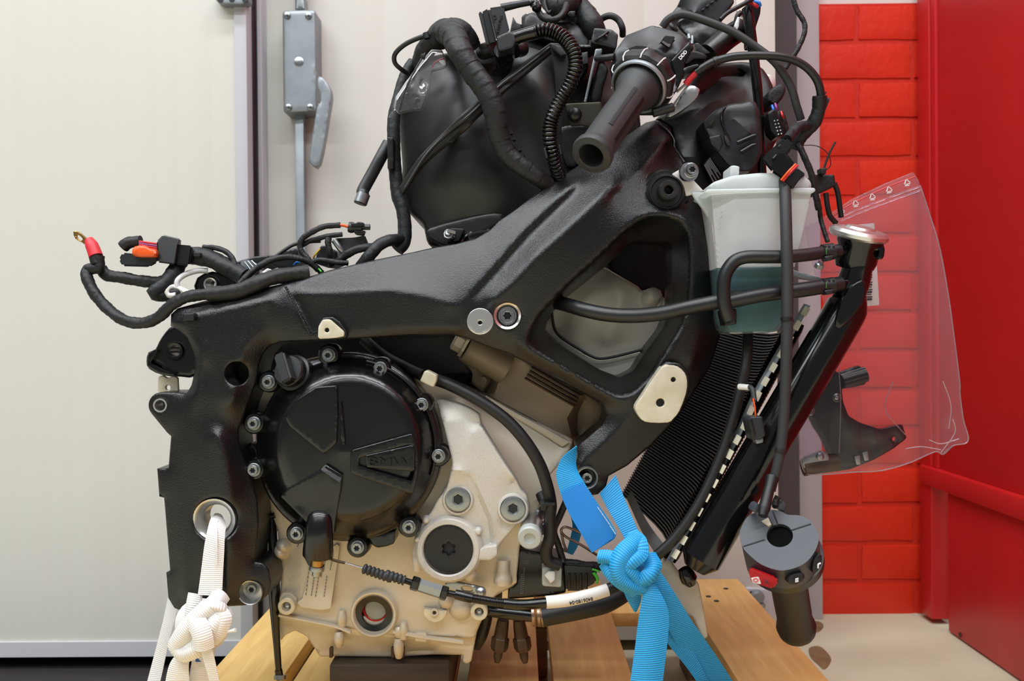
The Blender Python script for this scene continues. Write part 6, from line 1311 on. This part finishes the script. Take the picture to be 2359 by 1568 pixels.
rib_strip('knot_turn', [(*Z('i', (650,800))[0], .862, 22, -10), (*Z('i', (600,840))[0], .854, 24, 0), (*Z('i', (550,885))[0], .850, 24, 15), (*Z('i', (520,945))[0], .849, 20, 25), (*Z('i', (535,1010))[0], .850, 18, 20), (*Z('i', (590,1050))[0], .854, 17, 0), (*Z('i', (650,1070))[0], .86, 15, 0)], 20, 'blue_web', BS, sag=.005, across=8, n=10)
rib_strip('knot_turn', [(*Z('i', (590,790))[0], .868, 24, 0), (*Z('i', (630,830))[0], .858, 25, 10), (*Z('i', (645,880))[0], .853, 22, 30), (*Z('i', (600,920))[0], .850, 20, 20), (*Z('i', (555,960))[0], .852, 18, 0)], 20, 'blue_web', BS, sag=.005, across=8, n=10)
rib_strip('knot_turn', [(*Z('i', (690,890))[0], .866, 18, 0), (*Z('i', (715,945))[0], .858, 20, 0), (*Z('i', (690,1000))[0], .853, 20, -20), (*Z('i', (640,1030))[0], .856, 18, 0)], 18, 'blue_web', BS, sag=.005, across=8, n=10)
rib_strip('knot_turn', [(*Z('i', (455,930))[0], .866, 16, 0), (*Z('i', (490,985))[0], .860, 17, 0), (*Z('i', (545,1035))[0], .857, 17, 0), (*Z('i', (620,1080))[0], .861, 16, 0)], 18, 'blue_web', BS, sag=.005, across=8, n=10)
strip('lower_fold', Z('i', (545,1050,.872), (570,1120,.872), (610,1190,.874)), Z('i', (650,1080,.868), (648,1140,.87), (625,1195,.874)), 'blue_web', BS, n=6)
link('knot_core', lathem(W(*Z('i', (575,950))[0], .878), [(.004,-.012), (.018,-.006), (.022,0), (.015,.006), (.004,.008)], (0,-1,0), 24), 'blue_web', BS)
rib_strip('far_band', [(1322,1170,1.02, 12, 0), (1330,1210,1.02, 12, 20), (1322,1250,1.02, 11, 0), (1312,1275,1.02, 8, 0)], 12, 'blue_web', BS)
WS = thing('white_strap', 'white woven strap through the swing-arm pivot, tied in a knot', 'strap', Z('g', (470,1568))[0]+(.90,))
strip('hanging_band', Z('g', (590,400,.915), (560,440,.885), (535,530,.876), (515,640,.873), (495,800,.872), (472,965,.87)), Z('g', (650,440,.915), (668,475,.89), (660,560,.878), (655,680,.874), (648,800,.872), (640,970,.87)), 'white_web', WS, n=10, sag=-.002)
strip('band_fold', Z('g', (600,450,.883), (595,600,.870), (600,750,.868)), Z('g', (612,450,.883), (610,600,.870), (612,750,.868)), 'white_web', WS, n=8, thick=.002)
def kn(pts, hw): return rib_strip('knot_turn', [(*Z('g', p[:2])[0], p[2], p[3] if len(p) > 3 else hw, p[4] if len(p) > 4 else 0) for p in pts], hw, 'white_web', WS, sag=.005, across=8, n=10)
kn([(455,960,.872), (440,1040,.868), (430,1120,.866), (420,1200,.866), (440,1260,.87)], 17)
kn([(640,960,.872), (590,1030,.862), (500,1100,.858), (420,1180,.858), (360,1260,.86), (330,1330,.864), (370,1370,.862), (440,1350,.86), (510,1310,.862)], 22)
kn([(655,1075,.872), (640,1110,.862), (580,1180,.857), (520,1260,.857), (470,1330,.86)], 22)
kn([(440,1130,.858), (480,1190,.852), (505,1260,.850), (515,1340,.852)], 24)
kn([(600,1060,.864), (650,1130,.86), (620,1210,.86), (560,1280,.862)], 20)
kn([(500,1050,.868), (570,1040,.860), (640,1060,.862), (660,1090,.87)], 13)
strip('front_tail', Z('g', (450,1190,.852), (470,1290,.852), (510,1420,.856), (555,1580,.86), (590,1760,.862), (620,1950,.865)), Z('g', (530,1160,.852), (555,1280,.852), (590,1420,.856), (625,1580,.86), (665,1760,.862), (690,1950,.865)), 'white_web', WS, n=8, sag=-.001)
strip('side_tail', Z('g', (330,1370,.868), (275,1450,.868), (245,1580,.87), (230,1760,.872), (240,1960,.874)), Z('g', (420,1395,.868), (408,1470,.868), (412,1580,.87), (400,1760,.872), (380,1960,.874)), 'white_web', WS, n=8, sag=-.002)
strip('rear_tail', Z('g', (440,1370,.875), (425,1460,.876), (412,1580,.878), (420,1760,.88), (430,1940,.882)), Z('g', (590,1330,.872), (585,1440,.874), (575,1580,.878), (560,1760,.88), (545,1940,.882)), 'white_web', WS, n=8)
tube('frayed_end', Z('g', (640,1225,.862), (690,1222,.86), (735,1212,.858)), 4, 'white_web', WS, style=[1.8, .8, .9, 1.2], seg=10)
relief('ink_mark', Z('g', (455,1395), (492,1435), (455,1435)), .8735, 'blue_ink', WS, r=0, thick=.0006)
link('knot_core', lathem(W(*Z('g', (500,1180))[0], .884), [(.006,-.014), (.022,-.008), (.028,0), (.02,.006), (.004,.010)], (0,-1,0), 24), 'white_web', WS)
strip('white_strap', Z('g', (262,985,1.02), (235,1120,1.01), (190,1300,1.0), (115,1585,.99), (30,1900,.98), (-110,2520,.96)), Z('g', (332,1050,1.02), (305,1160,1.01), (260,1340,1.0), (205,1590,.99), (120,1905,.98), (-20,2520,.96)), 'white_web', None, n=10, label='plain white strap running down behind the knotted one', cat='strap')
# ================================================================ clutch cable
CL = thing('clutch_cable', 'black clutch cable with rubber bellows and a white numbered sleeve', 'cable', Z('h', (900,1060))[0]+(.89,))
tube('inner_wire_sleeve', Z('r', (1100,745,.884), (1230,790,.884), (1390,830,.884)), 3.2, 'bronze', CL, seg=10)
tube('inner_wire', Z('r', (1370,825,.884), (1520,870,.884), (1700,925,.884)), 2.8, 'steel', CL, seg=10, style='fine')
tube('bellows', Z('r', (1680,915,.884), (1900,990,.884), (2120,1065,.884))+Z('h', (130,830,.884), (250,868,.884)), 10.5, 'rubber_grey', CL, seg=20, style='bellows', smooth=60)
tube('thread', Z('h', (235,862,.884), (330,893,.884)), 7, 'gloss_black', CL, seg=14, style='fine')
hn = W(*Z('h', (322,890))[0], .884); ha = (W(*Z('h', (500,945))[0], .884)-W(*Z('h', (330,890))[0], .884)).normalized()
link('lock_nut', lathem(hn, [(.0068,-.004), (.0075,-.003), (.0075,.003), (.0068,.004)], ha, 6), 'gloss_black', CL, smooth=20)
link('adjuster_barrel', lathem(hn+ha*.004, [(.0062,0), (.0068,.001), (.0068,.024), (.0062,.025)], ha, 6), 'zinc', CL, smooth=20)
link('lock_nut', lathem(hn+ha*.0305, [(.0068,-.003), (.0076,-.002), (.0076,.003), (.0066,.004)], ha, 6), 'gloss_black', CL, smooth=20)
tube('thread', Z('h', (525,950,.884), (620,970,.884)), 7.5, 'gloss_black', CL, seg=14, style='fine')
tube('outer_sleeve', Z('h', (600,962,.884), (665,978,.884), (720,990,.884)), 11.5, 'conduit', CL, seg=16, style=[.95, 1.05, 1])
tube('spiral_outer', Z('h', (715,990,.884), (800,1005,.884), (880,1018,.884), (945,1025,.884)), 10, 'conduit', CL, seg=16, style='fine')
tube('outer_sleeve', Z('h', (940,1026,.884), (1080,1035,.885), (1250,1020,.887)), 11.5, 'conduit', CL, seg=16)
sv = tube('number_sleeve', Z('h', (1235,1020,.887), (1380,1005,.889), (1540,970,.892), (1665,932,.895)), 14.5, 'label_white', CL, seg=20)
text('number', '8406180-04', Z('h', (1480,1010))[0]+(.8813,), 8.5, 'ink', sv, rot=math.pi+.19, depth=.0006, bold=.12)
tube('outer_end', Z('h', (1655,935,.895), (1720,905,.897), (1790,860,.90)), 13, 'rubber', CL, seg=16)
# ================================================================ hoses, sensors, regulator under the engine
BH = tube('breather_hose', Z('l', (150,420,.925), (280,465,.915), (430,540,.91), (600,640,.907), (770,770,.905), (910,930,.903), (1020,1110,.903), (1080,1280,.905), (1110,1430,.91))+Z('h', (1262,420,.912), (1262,560,.915), (1235,660,.918), (1255,730,.92), (1330,760,.922)), 14, 'rubber', None, seg=16, n=8, label='black rubber breather hose curving across the engine side', cat='hose')
tube('upper_run', Z('d', (900,100,.975), (1050,220,.962), (1200,300,.945), (1330,360,.93)), 13, 'rubber', BH, seg=14)
HC = relief('hose_clip', fil(Z('l', (60,445), (95,365), (120,355), (200,395), (195,440), (170,495), (130,480)), 4), .902, 'pad_alu', EN, r=4, thick=.014)
tube('branch_hose', Z('h', (1200,260,.93), (1225,310,.925), (1260,330,.92)), 14, 'rubber', None, seg=14, label='short black hose stub behind the clear stud cap', cat='hose')
relief('hose_tie', fil(Z('h', (1195,340), (1215,325), (1300,330), (1300,345), (1240,350), (1230,385), (1200,380)), 2), .895, 'rubber', BH, r=2, thick=.02)
fc('sensor_lead', 'h', [(1390,280,.93), (1330,420,.93), (1290,520,.93), (1320,620,.93), (1350,720,.93)], 8, 'black sensor lead curving behind the blue strap', 'rubber')
WB = tube('spring_wire', Z('h', (1590,690,.96), (1480,620,.96), (1370,560,.96), (1340,520,.96), (1365,495,.96), (1420,510,.96), (1480,540,.96)), 3, 'wire_steel', None, seg=8, label='bent bare steel wire behind the blue strap', cat='wire')
tube('wire_return', Z('h', (1340,520,.962), (1355,600,.962), (1375,660,.962), (1340,640,.962), (1310,600,.962)), 3, 'wire_steel', WB, seg=8)
for q in ((1190,400), (1215,500)): lathe('fitting', Z('h', q)[0]+(.94,), [(16,-10), (16,4), (12,8), (5,9)], 'zinc', EN, seg=20, axis=(.6,-.7,0))
RG = thing('voltage_regulator', 'black boxed regulator with fine white print behind the clutch cable', 'regulator', Z('s', (1100,800))[0]+(.95,))
relief('case', fil(Z('s', (885,330), (930,290), (1150,330), (1200,420), (1400,440), (1400,760), (1250,790), (780,830), (800,690), (880,660)), 5), .945, 'satin_black', RG, r=4, thick=.06)
for x, y0, y1 in ((975,370,470), (1000,370,470), (935,560,800), (960,490,790)):
    for j in range(int((y1-y0)/22)): tube('print_mark', Z('s', (x-j*1.5,y0+j*22,.9443), (x-j*1.5-1,y0+j*22+13,.9443)), 1.1, 'grey_print', RG, seg=4, n=1)
wc_ = relief('clip_plate', fil(Z('s', (1150,500), (1165,485), (1340,493), (1357,510), (1352,690), (1335,702), (1165,690), (1148,675)), 3), .925, 'nylon_clear', RG, r=2, thick=.02)
relief('clip_nib', fil(Z('s', (1172,575), (1220,528), (1285,530), (1285,625), (1240,662)), 2), .920, 'white_plastic', RG, r=2.5, thick=.006)
prism('plug', Z('s', (1385,450,.925), (1680,470,.925), (1740,560,.925), (1720,650,.925), (1560,740,.925), (1400,740,.925)), Z('s', (1385,450,.965), (1680,470,.965), (1740,560,.965), (1720,650,.965), (1560,740,.965), (1400,740,.965)), 'plastic_black', RG, r=.002)
for k in range(4): tube('plug_rib', Z('s', (1440+k*60,560,.9235), (1440+k*60,720,.9235)), 3, 'satin_black', RG, seg=6, n=2)
tube('plug_lead', Z('s', (1390,450,.94), (1480,450,.94), (1620,475,.94), (1800,480,.945)), 10, 'tape', RG, style='tape')
for p in (((1680,510), (1730,525), (1760,540)), ((1690,550), (1725,600), (1735,665)), ((1700,545), (1738,600), (1728,660))): tube('green_wire', Z('s', *[q+(.922,) for q in p]), 2.4, 'green_wire', RG, seg=8)
LH = tube('lower_hose', Z('s', (1150,1010,.93), (1350,970,.93), (1600,920,.932), (1800,870,.935), (1937,800,.94), (2050,720,.95)), 24, 'rubber', None, seg=24, label='thick black coolant hose under the white numbered sleeve', cat='hose')
tube('lower_pipe', Z('s', (560,940,.945), (700,960,.94), (860,980,.937), (1050,1000,.935)), 15, 'gloss_black', LH, seg=20)
for x, y in ((1050,995), (1110,1000), (1150,1005)): tube('hose_clamp', Z('s', (x-14,y,.932), (x+14,y-2,.932)), 26, 'wire_steel', LH, seg=32, n=2)
tube('drip_hose', Z('s', (560,1000,.97), (540,1100,.97), (500,1220,.97), (440,1320,.975)), 14, 'rubber', None, seg=14, label='black hose end hanging behind the sump foot', cat='hose')
for nm, p0, p1 in (('left', (735,1050), (668,1500)), ('right', (900,1050), (968,1505))):
    a_, b_ = Z('s', p0, p1)[0], Z('s', p0, p1)[1]
    ls = 'brown oxygen sensor hanging below the engine beside the sump' if nm == 'left' else 'brown oxygen sensor hanging below the thick coolant hose'
    OS = thing('oxygen_sensor', ls, 'sensor', b_+(.955,), 'oxygen sensors under the engine')
    L = lambda t: (a_[0]+(b_[0]-a_[0])*t, a_[1]+(b_[1]-a_[1])*t, .955)
    tube('heat_sleeve', [L(0), L(.2), L(.4)], 15, 'bronze', OS, seg=18, style=[.9, 1, 1.05, 1.1])
    hxa = (W(*L(.6))-W(*L(.4))).normalized(); link('hex_body', lathem(W(*L(.38)), [(.0075,0), (.0098,.002), (.0098,.012), (.008,.016)], hxa, 6), 'bronze', OS, smooth=20)
    tube('probe', [L(.52), L(.75), L(.93), L(1)], 13, 'bronze', OS, seg=18, style=[1, .95, .8, .75, .45])
# sensor rod and rear lever behind the pivot plate
RO = tube('side_stand_rod', Z('g', (985,360,.955), (990,560,.952), (1000,800,.95), (1005,1000,.948), (1015,1200,.948), (1035,1500,.948)), 8, 'gloss_black', None, seg=14, style=[1.3, 1.4, 1.5, 1.7, 1.3, 1, .9], label='thin black rod hanging left of the engine sump', cat='rod')
tube('threaded_tip', Z('g', (1033,1490,.948), (1040,1530,.948)), 9, 'gloss_black', RO, seg=14, n=3)
lathe('tip_nut', Z('g', (1045,1545))[0]+(.948,), [(14,-6), (14,3), (8,5), (6,10)], 'zinc', RO, seg=20, axis=(0,-.3,-1))
relief('rear_lever', fil(Z('g', (860,740), (960,440), (1000,440), (1000,700), (960,730), (900,760)), 4), .96, 'galvanised', FR, r=2, thick=.006)
relief('rubber_block', ccr(Z('g', (855,800), (900,760), (960,730), (985,800), (985,900), (930,860), (880,840)), 2), .915, 'gloss_black', FR, r=5, thick=.04)
tube('rear_link', Z('g', (900,480,.945), (960,430,.945), (1010,410,.945)), 7, 'gloss_black', FR, seg=10)
for q in ((815,60), (800,20)): tube('link_pin', Z('g', q+(.92,), (q[0]-20,q[1]+25,.92)), 6, 'zinc', FR, seg=10)
relief('case_ear', fil(Z('d', (20,900), (90,840), (140,900), (150,1120), (60,1100)), 5), .925, 'satin_black', EN, r=4, thick=.03)
